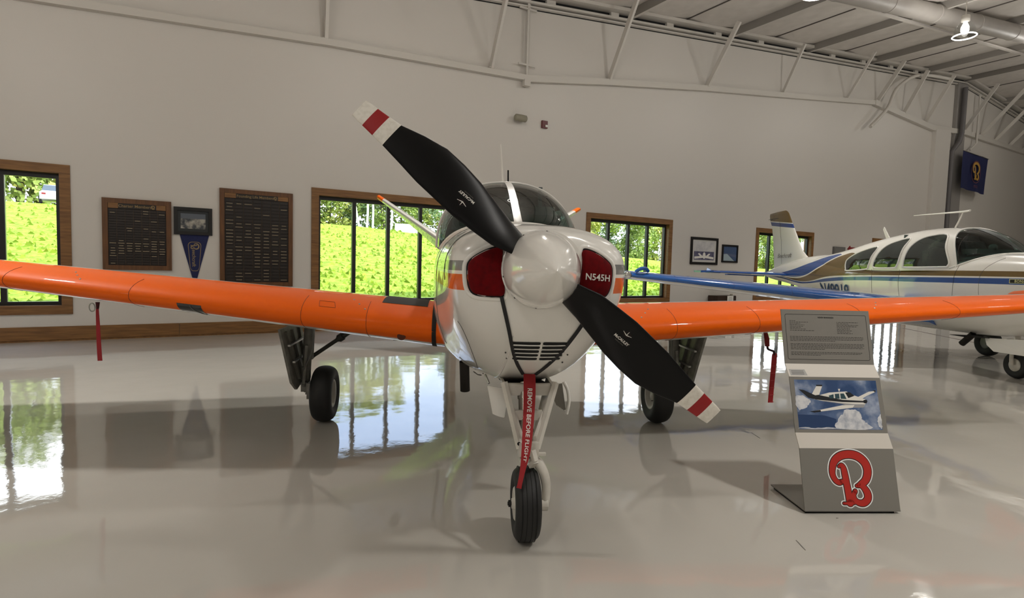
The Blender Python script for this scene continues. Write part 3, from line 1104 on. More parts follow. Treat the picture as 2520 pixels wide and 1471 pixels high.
for sg in (-1, 1):
    X = [.44, .6, .8, 1.1, 1.5, 2.0, 2.6, 3.2, 3.9, 4.5, 5.02]
    rings = [[wpt(x, sg, *a) for a in AF] for x in X]
    if sg > 0:
        rings = [r[::-1] for r in rings]
    m = MB()
    n = len(AF)
    vs = [p for r in rings for p in r]
    for j in range(len(X) - 1):
        for i in range(n):
            k = (i + 1) % n
            ia, ib = (i, k) if sg < 0 else (n - 1 - i, n - 1 - k)
            t0, t1 = AF[ia][0], AF[ib][0]
            upper = AF[ia][1] >= 0 and AF[ib][1] >= 0
            tm = max(t0, t1)
            if upper:
                mi = 0 if tm < .30 else 1
            else:
                mi = 0 if tm < .075 else 1
            m.add([vs[j * n + i], vs[j * n + k], vs[(j + 1) * n + k], vs[(j + 1) * n + i]], [(0, 1, 2, 3)], mi, True)
    m.fan(rings[-1], 0)
    # weld doubled points so that shading stays smooth
    key, vv, remap = {}, [], []
    for p in m.v:
        q = (round(p[0], 5), round(p[1], 5), round(p[2], 5))
        if q not in key:
            key[q] = len(vv)
            vv.append(p)
        remap.append(key[q])
    m.v = vv
    m.f = [tuple(remap[i] for i in f) for f in m.f]
    w_ = m.build('wing', [ORANGE, WINGW], A, label='orange wing with white underside')
    # skin seams across the leading edge
    for x in (.98, 1.42, 2.55, 3.35) if sg < 0 else (1.25, 1.9, 2.75, 3.6):
        P = [wpt(x, sg, t, th, c, .0006) for t, th, c in AF if t < .16 and th >= 0][::-1] + [wpt(x, sg, t, th, c, .0006) for t, th, c in AF[::-1] if t < .16 and th < 0]
        MB().tube(P, .0018, 5).build('skin_seam', pm('orange_seam', '#8a3708', .6), w_)
    # wing walk near the root
    ups = [a for a in AF if a[1] >= 0 and .11 < a[0] < .8]
    if sg < 0:
        MB().loft([[wpt(x, sg, *a, .002) for a in ups] for x in (.57, .72, .90)], 0, False, False, True, False).build('wing_walk', WALK, w_)
    # dark rubber seal at the root
    MB().loft([[wpt(x, sg, a[0], a[1], a[2], .006) for a in AF] for x in (.50, .53)]).build('root_seal', pm('root_rubber', '#1d1c1b', .8), w_)
    # landing light under the leading edge
    if sg < 0:
        def lp(u, v):
            x = 2.08 + .16 * u
            lowers = [(0, 0, 0)] + [a for a in AF[::-1] if a[1] < 0 and a[0] < .16]
            k = v * (len(lowers) - 1)
            i = min(int(k), len(lowers) - 2)
            f = k - i
            a = [lowers[i][q] + (lowers[i + 1][q] - lowers[i][q]) * f for q in range(3)]
            return wpt(x, sg, a[0], a[1] - .00001, a[2], .003)
        ll = MB()
        vs = [lp(i / 8, .06 + .78 * j / 8) for j in range(9) for i in range(9)]
        fs = []
        for j in range(8):
            for i in range(8):
                if (i == 7 and j >= 6) or (i == 6 and j == 7):
                    continue
                fs.append((j * 9 + i, j * 9 + i + 1, (j + 1) * 9 + i + 1, (j + 1) * 9 + i))
        ll.add(vs, fs, 0, True)
        ll.build('landing_light_lens', pm('dark_lens', '#23262a', .08, coat=.5), w_)
        P = [lp(.45 - .42 * (i / 10) ** 2, .13 + .6 * i / 10) for i in range(11)]
        MB().tube([V(p) + V((0, -.002, 0)) for p in P], .003, 5).build('lens_joint', GREY, w_)
        # stall vane recess, access panel
        c0 = wpt(.74, sg, AF[-2][0], AF[-2][1], AF[-2][2], .002)
        MB().lathe([(.0, .001), (.022, .003), (.030, .0)], (c0[0], c0[1] - .004, c0[2] - .0), (0, -1, -.35), 16).build('stall_vane_plate', pm('vane_dark', '#5a2408', .6), w_)
        ap = []
        for i in range(13):
            u = i / 12
            ap.append((1.20 + .11 * u, 0))
        pts = [(1.20, .035), (1.31, .035), (1.325, .075), (1.22, .075)]
        up_ = [a for a in AF if a[1] >= 0]
        def upt(x, t):
            for a, b in zip(up_, up_[1:]):
                if a[0] <= t <= b[0]:
                    f = (t - a[0]) / (b[0] - a[0])
                    return wpt(x, sg, t, a[1] + (b[1] - a[1]) * f, a[2] + (b[2] - a[2]) * f, .001)
        P = []
        for (xa, ta), (xb, tb) in zip(pts, pts[1:] + pts[:1]):
            P += [upt(xa + (xb - xa) * i / 5, ta + (tb - ta) * i / 5) for i in range(5)]
        MB().ringtube(P, .0016, 5).build('access_panel_seam', pm('orange_seam', '#8a3708', .6), w_)
        # aileron / flap trailing hinge brackets seen under the wing
        MB().lathe([(.03, 0), (.045, .02), (.03, .05), (.0, .055)], (-.84, 1.9, .79), (0, 0, -1), 12).build('fuel_drain', DARK, w_)
    for x in (1.0, 2.9):
        for q in range(3):
            a = AF[3 + q]
            MB().lathe([(.006, 0), (.006, .003), (0, .004)], wpt(x + .05 * q, sg, *a, .0), (0, -.7, .7), 8).build('skin_fastener', ALU, w_)
# tip tanks, toed out a little
for sg, zt_ in ((1, 1.150), (-1, 1.355)):
    ax_t = V((sg * .5, .86, 0)).normalized()
    o_t = V((sg * 5.0, 1.80, zt_))
    tt = MB().lathe([(0, -.05), (.06, -.035), (.10, .0), (.115, .06), (.12, .5), (.10, .8), (.04, 1.05), (0, 1.1)], o_t, ax_t, 28).build('tip_tank', ORANGE, A, label='orange wing tip tank with white band')
    MB().lathe([(.119, .02), (.123, .03), (.123, .08), (.119, .09)], o_t, ax_t, 28).build('tank_band', OFFWHITE, tt)

# V tail: ruddervators with corrugated control surfaces
for sg in (-1, 1):
    dz = .03 if sg < 0 else -.045
    def tpt(k, t, th):
        x = .12 + 1.42 * k
        ch = 1.45 - .62 * k
        ly = 5.35 + .62 * k
        nrm = V((-math.sin(.60) * sg, 0, math.cos(.60)))
        p = V((sg * x, ly + t * ch, 1.40 + .91 * k + dz * k)) + nrm * th * .085 * ch - nrm * max(0, t - .55) * ch * .30 * (1 - .75 * k)
        return p
    def tsec(k):
        return [tpt(k, a[0], a[1]) for a in AF]
    m = MB()
    fixed = [k / 10 for k in range(10)] + [.955]
    m.loft([tsec(k) for k in fixed], 0, True, False)
    m.loft([tsec(k) for k in (.955, .98, 1.0, 1.015)], 1, False, True)
    tl = m.build('tail_surface', [WINGW, ORANGE], A, label='white V tail surface with orange tip cap')
    for i in range(16):        # pressed beads on the underside of the control surface
        k = .08 + .84 * i / 15
        P = [tpt(k, t, -5 * (.2969 * math.sqrt(t) - .126 * t - .3516 * t * t + .2843 * t ** 3 - .1036 * t ** 4)) for t in (.18, .35, .55, .75, .95)]
        MB().tube(P, .008, 5).build('control_bead', WINGW, tl)

# landing gear
def tyre(m, c, R, w, ax=(1, 0, 0), rim=.5, groove=0):
    c = V(c)
    prof = []
    hw = w / 2
    prof.append((R * rim, -hw * .72))
    for i in range(17):
        a = -PI / 2 + PI * i / 16
        r = R - (R * (1 - rim)) * .62 * (1 - math.cos(a) ** .62)
        x = hw * math.sin(a) * 1.0
        prof.append((r, x))
    prof.append((R * rim, hw * .72))
    m.lathe(prof, c, ax, 44)
for sg, cx_, cy_ in ((-1, -1.465, 2.15), (1, 1.455, 2.09)):
    R, w = .238, .178
    g = MB()
    st = V((cx_ + sg * .155, cy_, R + .02))
    topz = .80
    tp_ = V((cx_ + sg * .12, cy_ - .02, topz + .08))
    g.tube([tp_, tp_.lerp(st, .55)], .045, 14).tube([tp_.lerp(st, .5), st + V((0, 0, .02))], .03, 14)
    g.bar(st, st + V((-sg * .16, 0, -.02)), .05, .05)
    g.box(st + V((0, 0, .16)), (.06, .07, .10)).box(st + V((0, -.05, .05)), (.05, .06, .08))
    g.bar(tp_.lerp(st, .35) + V((0, -.07, 0)), st + V((0, -.09, .08)), .022, .022)
    g.bar(st + V((0, -.09, .08)), st + V((0, -.02, 0)), .022, .02)
    leg = g.build('main_gear_leg', GEARGREY, A)
    MB().tube(smooth_pts([tuple(tp_ + V((-sg * .03, -.06, -.05))), tuple(tp_.lerp(st, .4) + V((-sg * .05, -.08, 0))), tuple(tp_.lerp(st, .7) + V((sg * .01, -.09, 0))), tuple(st + V((0, -.07, .03)))], 5), .006, 6).build('brake_hose', GREY, leg)
    m = MB()
    tyre(m, (cx_, cy_, R), R, w, rim=.46)
    tr_ = m.build('main_tyre', RUBBER, A)
    m = MB()
    m.lathe([(R * .52, -.050), (R * .50, -.072), (R * .43, -.068), (R * .38, -.02), (R * .18, -.012), (R * .17, -.05), (0, -.055)], (cx_, cy_, R), (sg, 0, 0), 32)
    hb = m.build('wheel_hub', pm('hub_grey', '#c4c2bb', .4, .2), A)
    for i in range(8):
        a = 2 * PI * i / 8
        MB().lathe([(.012, -.03), (.012, 0)], V((cx_, cy_ + math.cos(a) * R * .29, R + math.sin(a) * R * .29)), (sg, 0, 0), 8, cap0=True).build('hub_bolt', DARK, hb)
    MB().lathe([(R * .30, .0), (R * .42, .02), (R * .42, .04)], (cx_, cy_, R), (sg, 0, 0), 24, cap0=True).build('brake_disc', GREY, hb)
    MB().box((cx_ + sg * .09, cy_ - .1, R + .05), (.05, .10, .13)).build('brake_caliper', GEARGREY, hb)
    # inner gear door panel with ribs, hung outboard of the leg
    dr = MB()
    xa, xb = cx_ + sg * .275, cx_ + sg * .185
    ya, yb = cy_ - .34, cy_ + .30
    pts = [(xa, ya + .02, topz + .02), (xa, yb, topz + .02), (xb, yb - .08, R + .14), (xb, ya + .17, R + .07), (xb + sg * .02, ya + .10, R + .14)]
    dr.slab(pts, (sg * .02, 0, 0))
    door = dr.build('main_gear_door', GEARGREY, A)
    nrm = V((-sg, 0, 0))
    for y in (.12, .30, .50):
        p, q = V((xa, ya + y, topz - .01)), V((xb + sg * .01, ya + .16 + y * .62, R + .15))
        MB().bar(p + nrm * .012, q + nrm * .012, .022, .024, (1, 0, 0)).build('door_rib', pm('door_rib_grey', '#6d6b65', .5), door)
    for f in (.25, .55):
        p, q = V((xa, ya + .04, topz)).lerp(V((xb, ya + .17, R + .1)), f), V((xa, yb, topz)).lerp(V((xb, yb - .08, R + .14)), f)
        MB().bar(p + nrm * .03, q + nrm * .03, .014, .02, (1, 0, 0)).build('door_hinge_strip', ALU, door)
    # side brace up to the wing
    b0, b1 = V((cx_ + sg * .10, cy_ + .02, .56)), V((cx_ - sg * .24, cy_ - .02, .80))
    br = MB().tube([b0, b0.lerp(b1, .62)], .017, 10).tube([b0.lerp(b1, .6), b1], .024, 10).lathe([(.034, -.02), (.034, .02)], b0.lerp(b1, .68), b1 - b0, 12, cap0=True, cap1=True)
    br.bar(b0 + V((sg * .06, 0, -.02)), b0, .03, .04)
    br.build('side_brace', pm('brace_dark', '#3b3a36', .5, .3), A)

# nose gear
NW = pm('gear_white', '#d5d1c8', .4, coat=.2, noise=(9, '#bdb8ae', .45, .8))
NR, Nw = .183, .128
m = MB()
tyre(m, (0, 0, NR), NR, Nw, rim=.48)
nt_ = m.build('nose_tyre', RUBBER, A)
for gx in (-.036, -.013, .013, .036):
    rr = NR - .0012 - abs(gx) * .04
    MB().lathe([(rr, -.0022), (rr + .0026, -.0012), (rr + .0026, .0012), (rr, .0022)], (gx, 0, NR), (1, 0, 0), 44).build('tread_groove', DARK, nt_)
m = MB().lathe([(.085, -.052), (.075, -.06), (.03, -.05), (.025, -.07), (0, -.072)], (0, 0, NR), (1, 0, 0), 24)
m.lathe([(.085, .052), (.075, .06), (.03, .05), (0, .05)], (0, 0, NR), (1, 0, 0), 24)
m.build('nose_hub', NW, A)
MB().tube([(-.09, 0, NR), (.10, 0, NR)], .010, 10).lathe([(.018, -.086), (.018, -.076)], (0, 0, NR), (1, 0, 0), 8, cap0=True, cap1=True).build('axle', pm('axle_dark', '#2d2b29', .5, .5), A)
# single sided fork arm
P = smooth_pts([(.012, .0, .405, .030), (.052, .0, .395, .030), (.086, .0, .345, .029), (.103, .0, .28, .027), (.104, .0, .22, .026), (.098, .0, NR - .02, .024)], 6)
MB().tube([p[:3] for p in P], [p[3] for p in P], 14, flat=.8).lathe([(.034, .075), (.034, .112)], (0, 0, NR - .005), (1, 0, 0), 14, cap0=True, cap1=True).build('nose_fork', NW, A)
m = MB().tube([(.0, .15, .77), (.0, .0, .40)], .026, 14).tube([(0, .13, .72), (0, .06, .55)], .036, 16)
for f in (.2, .45, .62):
    p = V((0, .15, .77)).lerp(V((0, 0, .40)), f)
    m.lathe([(.041, -.008), (.041, .008)], p, (0, .15, .37), 16, cap0=True, cap1=True)
m.build('nose_strut', pm('strut_chrome', '#b9b4aa', .22, .7), A)
# two tapered side frames carry the strut
tr = MB()
for sg, xt in ((-1, -.115), (1, .155)):
    tr.slab([(xt, .12, .76), (xt + sg * .004, .34, .76), (sg * .045 + .005, .10, .47), (sg * .040 + .005, .0, .45), (sg * .04 + .005, -.01, .53)], (-sg * .016, 0, 0))
    tr.bar((xt, .10, .78), (sg * .043 + .005, -.015, .47), .022, .03)
tr.bar((-.06, .06, .62), (.08, .06, .62), .02, .05).bar((-.1, .12, .74), (.13, .12, .74), .03, .06)
tr.box((.005, -.01, .47), (.10, .06, .07)).box((.005, -.01, .415), (.085, .05, .02)).box((.07, -.01, .44), (.05, .02, .012))
tr.build('strut_frame', NW, A)
MB().bar((.02, -.045, .47), (.035, -.06, .42), .03, .02).bar((.035, -.06, .42), (.02, -.03, .385), .03, .02).build('torque_link', NW, A)
for p in ((-.045, -.03, .50), (-.07, .05, .56), (-.085, .06, .66)):
    MB().lathe([(.009, 0), (.009, .006)], p, (0, -1, 0), 10, cap1=True).build('strut_bolt', DARK, A)
# nose gear doors
def door_sheet(top_l, top_r, bot_l, bot_r, bulge, mat, rot_ribs=False):
    m = MB()
    n = 8
    rows = []
    for j in range(n + 1):
        v = j / n
        a, b = V(top_l).lerp(V(bot_l), v), V(top_r).lerp(V(bot_r), v)
        rows.append([a.lerp(b, i / n) + V((0, -1, 0)) * bulge * math.sin(PI * i / n) for i in range(n + 1)])
    m.loft(rows, 0, False, False, True, False)
    m.loft([[p + V((.004, .012, 0)) for p in r] for r in rows], 0, False, False, True, False)
    return m
m = door_sheet((-.180, .44, .685), (-.062, .38, .685), (-.146, .43, .525), (-.082, .385, .515), .014, WHITE)
nd = m.build('nose_gear_door', WHITE, A)
MB().tube([(-.19, .50, .74), (-.17, .44, .70)], .007, 6).build('door_link', ALU, nd)
m = door_sheet((.165, .40, .70), (.262, .46, .70), (.222, .41, .585), (.284, .46, .535), .0, WHITE)
nd = m.build('nose_gear_door', WHITE, A)
for i in range(6):
    t = i / 5
    a = V((.165, .395, .695)).lerp(V((.262, .455, .70)), .08 + .8 * t)
    b = V((.222, .405, .588)).lerp(V((.284, .455, .538)), .08 + .8 * t)
    MB().bar(a, b, .010, .014, (1, 0, 0)).build('door_rib', pm('rib_grey', '#6f6b62', .5), nd)  # grey ribs on the white door
MB().tube(smooth_pts([(.268, .45, .71), (.292, .44, .66), (.300, .44, .59), (.290, .45, .52)], 4), .011, 8).build('door_edge', WHITE, nd)
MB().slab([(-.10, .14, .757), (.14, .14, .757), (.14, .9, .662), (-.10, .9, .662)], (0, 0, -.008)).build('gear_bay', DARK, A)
# exhaust stub, antennas
MB().lathe([(.032, 0), (.032, .2), (.027, .2), (.027, .05)], (-.305, .90, .745), (0.05, .12, -1), 18).lathe([(.0, .06), (.027, .06)], (-.305, .90, .745), (0.05, .12, -1), 18).build('exhaust_pipe', pm('sooty_steel', '#2c2825', .6, .5), A)
MB().tube([(-.24, 1.0, .66), (-.21, .99, .64), (-.19, .95, .645)], .004, 6).build('drain_tube', GREY, A)
MB().tube([(.045, 2.4, 2.05), (.040, 2.4, 2.15), (.012, 2.4, 2.465)], [.011, .009, .0045], 8).build('whip_antenna', OFFWHITE, A)
MB().tube([(.09, 2.4, 2.05), (.085, 2.4, 2.235)], [.008, .007], 8).build('stub_antenna', BLACK, A)

# tie-down ring under the image-left wing
MB().ringtube([(-3.0 + .02 * math.cos(a), 1.62, .99 + .03 * math.sin(a)) for a in [2 * PI * i / 14 for i in range(14)]], .004, 6).build('tie_down_ring', ALU, A)
# ------------------------------------------------------------------ covers and streamers on aircraft A
def ribbon(m, path, n=6, mi=0, th=.003, facing=V((0, -1, 0))):
    """path: (x, y, z, half width); a flat cloth band facing the viewer"""
    P = smooth_pts(path, n)
    vs = []
    for i, p in enumerate(P):
        c = V(p[:3])
        d = (V(P[min(i + 1, len(P) - 1)][:3]) - V(P[max(i - 1, 0)][:3])).normalized()
        s_ = d.cross(facing).normalized()
        for sg in (-1, 1):
            for f in (0, 1):
                vs.append(c + s_ * p[3] * sg + facing * th * f)
    k = len(P)
    fs = []
    for i in range(k - 1):
        a, b = 4 * i, 4 * i + 4
        fs += [(a, a + 2, b + 2, b), (a + 1, b + 1, b + 3, a + 3), (a, b, b + 1, a + 1), (a + 2, a + 3, b + 3, b + 2)]
    m.add(vs, fs, mi, False)
    return P
PLUG = [(-.181, 1.46), (-.163, 1.446), (-.166, 1.402), (-.160, 1.328), (-.150, 1.271), (-.158, 1.25), (-.189, 1.245), (-.273, 1.25), (-.304, 1.28), (-.314, 1.346), (-.309, 1.39), (-.277, 1.421), (-.225, 1.449)]
PLUG = [(x - .008, z) for x, z in PLUG]
plug_set = thing('inlet_plug_set', 'pair of dark red engine inlet plugs joined by black straps and a red hanging streamer', 'plug', (CX, -.2, .8))
OFF = V((CX, -.2, .8))
for sg in (-1, 1):
    base_ = smooth_pts([(x if sg < 0 else 2 * CX - x - .030, z) for x, z in PLUG], 4, True)
    cx0 = sum(p[0] for p in base_) / len(base_)
    cz0 = sum(p[1] for p in base_) / len(base_)
    def lay(f, off, y_extra=0.0):
        return [V((cx0 + (x - cx0) * f, surf_y(cx0 + (x - cx0) * f, cz0 + (z - cz0) * f) - off, cz0 + (z - cz0) * f)) for x, z in base_]
    # moulded inlet lip and a dark sheet for the gap's shade belong to the cowl
    MB().ringtube(lay(1.12, -.009), .014, 10).build('inlet_lip', WHITE, A)
    MB().fan([p for p in lay(1.065, .0025)], 0).build('inlet_gap_shade', DARK, A)
    m = MB()
    rings = [lay(1.0, .000), lay(1.0, .010), lay(.975, .017), lay(.92, .021), lay(.7, .024), lay(.4, .025), lay(.12, .025)]
    m.loft([[p - OFF for p in r] for r in rings], 0, False, True)
    pl_ = m.build('inlet_plug', pm('plug_vinyl', '#6e030a', .75, spec=.12, noise=(40, '#560308', .3, .7)), plug_set)
    if sg > 0:
        def nf(x, y):
            px, pz = .256 + x * .999 + y * .03, 1.338 + y - x * .06
            return V((px, surf_y(px, pz) - .0285, pz)) - OFF
        MB().text('N545H', .041, nf, 0, bold=.0007).build('registration_print', OFFWHITE, pl_)
    pts = [(-.172, 1.245), (-.158, 1.19), (-.130, 1.09), (-.100, .985), (-.065, .90), (-.017, .822)] if sg < 0 else [(.262, 1.245), (.243, 1.19), (.211, 1.132), (.170, 1.05), (.137, .983), (.092, .90), (.046, .82)]
    P = []
    for x, z in smooth_pts(pts, 5):
        P.append(tuple(V((x, surf_y(x, z) - .006, z)) - OFF) + (.0085,))
    m = MB()
    ribbon(m, P, 1, 0, .004, V((0, -.9, -.35)).normalized())
    m.build('strap', CORD, plug_set)
ys_ = surf_y(.014, .82)
SP_ = [(.014, ys_ - .012, .825, .030), (.013, ys_ - .035, .80, .031), (.008, .02, .72, .030), (-.004, -.045, .60, .027), (-.018, -.10, .49, .0225), (-.034, -.125, .41, .014), (-.050, -.150, .345, .011), (-.055, -.155, .325, .013)]
m = MB()
P = ribbon(m, [tuple(V(p[:3]) - OFF) + (p[3],) for p in SP_], 8)
stm = m.build('streamer', DARKRED, plug_set)
def stf(x, y):
    """text frame on the streamer: x runs down it, letter tops point to image right"""
    L = [0.0]
    for a, b in zip(P, P[1:]):
        L.append(L[-1] + (V(b[:3]) - V(a[:3])).length)
    d = min(max(x, 0), L[-1] - 1e-4)
    k = max(i for i in range(len(L)) if L[i] <= d)
    f = (d - L[k]) / (L[k + 1] - L[k])
    c = V(P[k][:3]).lerp(V(P[k + 1][:3]), f)
    hw = P[k][3] + (P[k + 1][3] - P[k][3]) * f
    e = (V(P[k + 1][:3]) - V(P[k][:3])).normalized()
    s_ = e.cross(V((0, -1, 0))).normalized()
    return c - s_ * (y * hw / .030) + V((0, -1, 0)) * .0045
m = MB()
m.text('REMOVE BEFORE FLIGHT', .033, lambda x, y: stf(x + .262, y), 0, bold=.0005, sp=1.0)
m.build('warning_print', OFFWHITE, stm)

o = MB()
ribbon(o, [(0, 0, 0, .006), (0, -.004, -.03, .010), (.002, -.002, -.15, .013), (.004, 0, -.28, .015), (.008, .002, -.40, .016)], 6)
s1 = thing('warning_streamer', 'faded red streamer hanging under the left orange wing from its tie-down ring', 'streamer', (-2.955, 1.61, 1.0))
o.build('ribbon', pm('faded_red', '#a3222b', .7), s1)
MB().tube([(0, 0, .03), (0, -.003, -.02)], [.014, .009], 8).build('knot', pm('dark_red_knot', '#4a0c10', .8), s1)
pc = thing('pitot_cover', 'dark red pitot cover with hanging streamer, under the orange wing left of the stand', 'cover', (2.185, 1.6, .75))
MB().tube([(-.008, .02, .13), (-.004, .0, .08), (0, -.005, .02)], [.016, .020, .018], 12).build('sleeve', RED, pc)
MB().tube(smooth_pts([(0, -.004, .03), (.004, -.01, .0), (.03, -.015, -.012), (.050, -.018, -.02), (.056, -.018, -.05)], 5), .009, 8).build('tie_loop', pm('dark_red_cord', '#2a0a0c', .8), pc)
o = MB()
ribbon(o, [(.054, -.02, -.035, .014), (.056, -.02, -.06, .021), (.052, -.02, -.2, .021), (.048, -.018, -.33, .021), (.046, -.016, -.445, .021)], 6)
st2 = o.build('ribbon', DARKRED, pc)
o = MB()
for i in range(6):
    o.bar((.034, -.0235, -.14 - .06 * i), (.072, -.0235, -.138 - .06 * i), .004, .001, (0, -1, 0))
o.build('ribbon_creases', pm('crease_red', '#b5474a', .7), st2)

# ------------------------------------------------------------------ emblem made of brushed strokes (flat print)
def emblem(m, fn, layers, k=1.0):
    """a letter B drawn as in the photo; units: metres on a 0.31 m tall emblem; fn(x, y, lift)"""
    def q(pts):
        return [((x - 605) / 1070 * k, (1157 - y) / 1215 * k, w / 1130 * k) for x, y, w in pts]
    arc = q([(537, 1180, 16), (520, 1186, 17), (497, 1170, 17), (482, 1130, 19), (486, 1080, 22), (505, 1035, 24), (545, 1003, 25), (600, 992, 26), (655, 1005, 27), (697, 1045, 27), (712, 1095, 27), (706, 1140, 26), (688, 1175, 24), (655, 1200, 19), (632, 1208, 11)])
    bowl = q([(650, 1198, 12), (678, 1222, 20), (696, 1258, 24), (694, 1295, 24), (668, 1322, 22), (635, 1322, 19), (612, 1302, 16), (606, 1270, 15), (618, 1245, 15)])
    stem = q([(528, 1076, 10), (545, 1066, 13), (556, 1085, 18), (562, 1130, 21), (568, 1200, 22), (574, 1270, 23), (578, 1322, 24)])
    foot = q([(536, 1326, 8), (575, 1326, 9), (606, 1325, 8)])
    for ex, mi, lift in layers:
        ex = ex * k
        for si, st in enumerate((arc, bowl, stem, foot)):
            lift = lift + .00012
            P = smooth_pts(st, 6)
            vs = []
            for i, p in enumerate(P):
                a, b = P[max(i - 1, 0)], P[min(i + 1, len(P) - 1)]
                dx, dy = b[0] - a[0], b[1] - a[1]
                L = math.hypot(dx, dy) or 1
                for sg in (-1, 1):
                    vs.append(fn(p[0] - dy / L * (p[2] + ex) * sg, p[1] + dx / L * (p[2] + ex) * sg, lift))
            m.add(vs, [(2 * i, 2 * i + 1, 2 * i + 3, 2 * i + 2) for i in range(len(P) - 1)], mi)
            for e_, r in ((P[0], 0), (P[-1], 1)):
                m.fan([fn(e_[0] + math.cos(2 * PI * i / 14) * (e_[2] + ex), e_[1] + math.sin(2 * PI * i / 14) * (e_[2] + ex), lift) for i in range(14)], mi)

# ------------------------------------------------------------------ info stand
ST = thing('information_stand', 'grey folded metal information stand with a photo, text plate and red emblem', 'sign', (1.653, .221, 0), -.0418)
ROWS = [(-.01, .02), (.08, .355), (.13, .433), (.23, .75), (.285, .82), (.37, 1.15)]
SWID = .575
STGREY = pm('stand_grey', '#7f7c76', .45, spec=.4)
STLED = pm('stand_ledge', '#c9c3ba', .5)
names = ['lower_panel', 'ledge', 'photo_panel', 'ledge', 'text_panel']
def sframe(i):
    (u0, z0), (u1, z1) = ROWS[i], ROWS[i + 1]
    L = math.hypot(u1 - u0, z1 - z0)
    eu, ez = (u1 - u0) / L, (z1 - z0) / L
    def P(x, v, off=0.0):
        return V((x, u0 + eu * v - ez * off, z0 + ez * v + eu * off))
    return P, L
for i, nm in enumerate(names):
    P_, L = sframe(i)
    m = MB()
    m.slab([P_(0, 0), P_(SWID, 0), P_(SWID, L), P_(0, L)], P_(0, 0, -.006) - P_(0, 0))
    m.build(nm, STLED if nm == 'ledge' else STGREY, ST)
m = MB().span((0, -.012, .014), (SWID, .37, .021))
m.build('base_plate', STGREY, ST)
MB().span((.01, .0, 0), (SWID - .03, .03, .014)).span((.01, .0, 0), (.04, .35, .014)).span((SWID - .06, .0, 0), (SWID - .03, .35, .014)).build('rubber_foot', DARK, ST)
m = MB()
bk = [(ROWS[5][0] + .006, ROWS[5][1] - .02), (.30, .80), (.25, .5), (.30, .02)]
for x in (.2, .36):
    for (u0, z0), (u1, z1) in zip(bk, bk[1:]):
        m.bar((x, u0 + .01, z0), (x, u1 + .01, z1), .03, .006, (0, 1, 0))
m.build('back_strut', GREY, ST)
P0, L = sframe(0)
m = MB()
emblem(m, lambda x, y, o: P0(.300 + x, .178 + y, o), [(.0095, 0, .0006), (.0035, 1, .0014), (-.001, 2, .0022)])
m.build('emblem', [pm('vinyl_white', '#ffffff', .4), PRINT, pm('emblem_red', '#b5261c', .5)], ST)
# photograph print
P2, L = sframe(2)
def ph(u, v, o):
    return P2(.026 + u * (SWID - .055), L * (.945 - .885 * v), o)
def photo_mat():
    m = pm('photo_sky', '#3d5680', .25, coat=.4)
    n, l = m.node_tree.nodes, m.node_tree.links
    tc = n.new('ShaderNodeTexCoord')
    t = n.new('ShaderNodeTexNoise')
    t.inputs['Scale'].default_value = 7
    t.inputs['Detail'].default_value = 7
    l.new(tc.outputs['Object'], t.inputs['Vector'])
    r = n.new('ShaderNodeValToRGB')
    e = r.color_ramp.elements
    e[0].position, e[0].color = .38, lin('#2c4874')
    e[1].position, e[1].color = .72, lin('#aab4c8')
    x = e.new(.55)
    x.color = lin('#546a90')
    l.new(t.outputs['Fac'], r.inputs[0])
    l.new(r.outputs[0], n['Principled BSDF'].inputs['Base Color'])
    return m
PH = [photo_mat(), OFFWHITE, pm('photo_dark', '#1d2026', .3), pm('photo_cloud', '#d9dadd', .3, noise=(30, '#a6acb8', .42, .72)), pm('photo_glass', '#2d4a52', .3), pm('photo_belly', '#9a9a9c', .3), pm('photo_deep', '#223d66', .3)]
m = MB().fan([ph(0, 0, .0006), ph(0, 1, .0006), ph(1, 1, .0006), ph(1, 0, .0006)], 0)
def poly(pts, mi, o):
    q = []
    for x, y in pts:
        v = (y - 507) / 330
        q.append(ph((x - (235 + 35 * v)) / (550 + 15 * v), v, o))
    m.fan(q, mi)
def lumpy(pts, mi, o, r=6):
    poly([(x + random.uniform(-r, r), y + random.uniform(-r, r)) for x, y in smooth_pts(pts, 5, True)], mi, o)
poly([(262, 740), (440, 745), (520, 770), (516, 830), (268, 832)], 6, .0007)
lumpy([(522, 832), (535, 770), (575, 715), (625, 702), (675, 720), (692, 768), (735, 800), (752, 832)], 3, .0009)
lumpy([(798, 770), (818, 735), (824, 760), (830, 825), (812, 815)], 3, .0009, 3)
lumpy([(275, 832), (310, 824), (380, 829), (470, 822), (515, 832)], 3, .0009, 2)
lumpy([(245, 620), (300, 615), (345, 650), (320, 690), (262, 705)], 3, .0008, 5)
poly([(350, 612), (385, 548), (424, 548), (402, 612)], 1, .0010)
poly([(382, 540), (425, 540), (423, 550), (385, 550)], 2, .0012)
poly([(265, 572), (300, 577), (378, 612), (374, 637), (330, 628)], 2, .0011)
poly([(660, 622), (740, 582), (780, 577), (783, 584), (722, 612), (692, 632)], 1, .0010)
poly([(762, 574), (785, 573), (783, 586)], 2, .0012)
poly([(398, 612), (470, 592), (585, 583), (642, 610), (715, 635), (722, 652), (702, 690), (632, 692), (560, 668), (440, 652), (370, 638)], 1, .0011)
poly([(420, 645), (560, 662), (640, 668), (712, 668), (702, 690), (632, 692), (560, 668), (440, 652)], 5, .0012)
poly([(330, 620), (400, 608), (430, 615), (560, 640), (715, 646), (712, 656), (560, 655), (380, 640)], 2, .0013)
for w_ in ([(468, 612), (500, 603), (502, 631), (474, 631)], [(508, 601), (537, 598), (541, 633), (512, 632)], [(545, 598), (569, 597), (588, 634), (549, 633)]):
    poly(w_, 4, .0014)
poly([(578, 590), (610, 588), (641, 612), (600, 628)], 2, .0014)
poly([(345, 720), (420, 706), (560, 676), (642, 674), (630, 692), (420, 719), (380, 726)], 1, .0014)
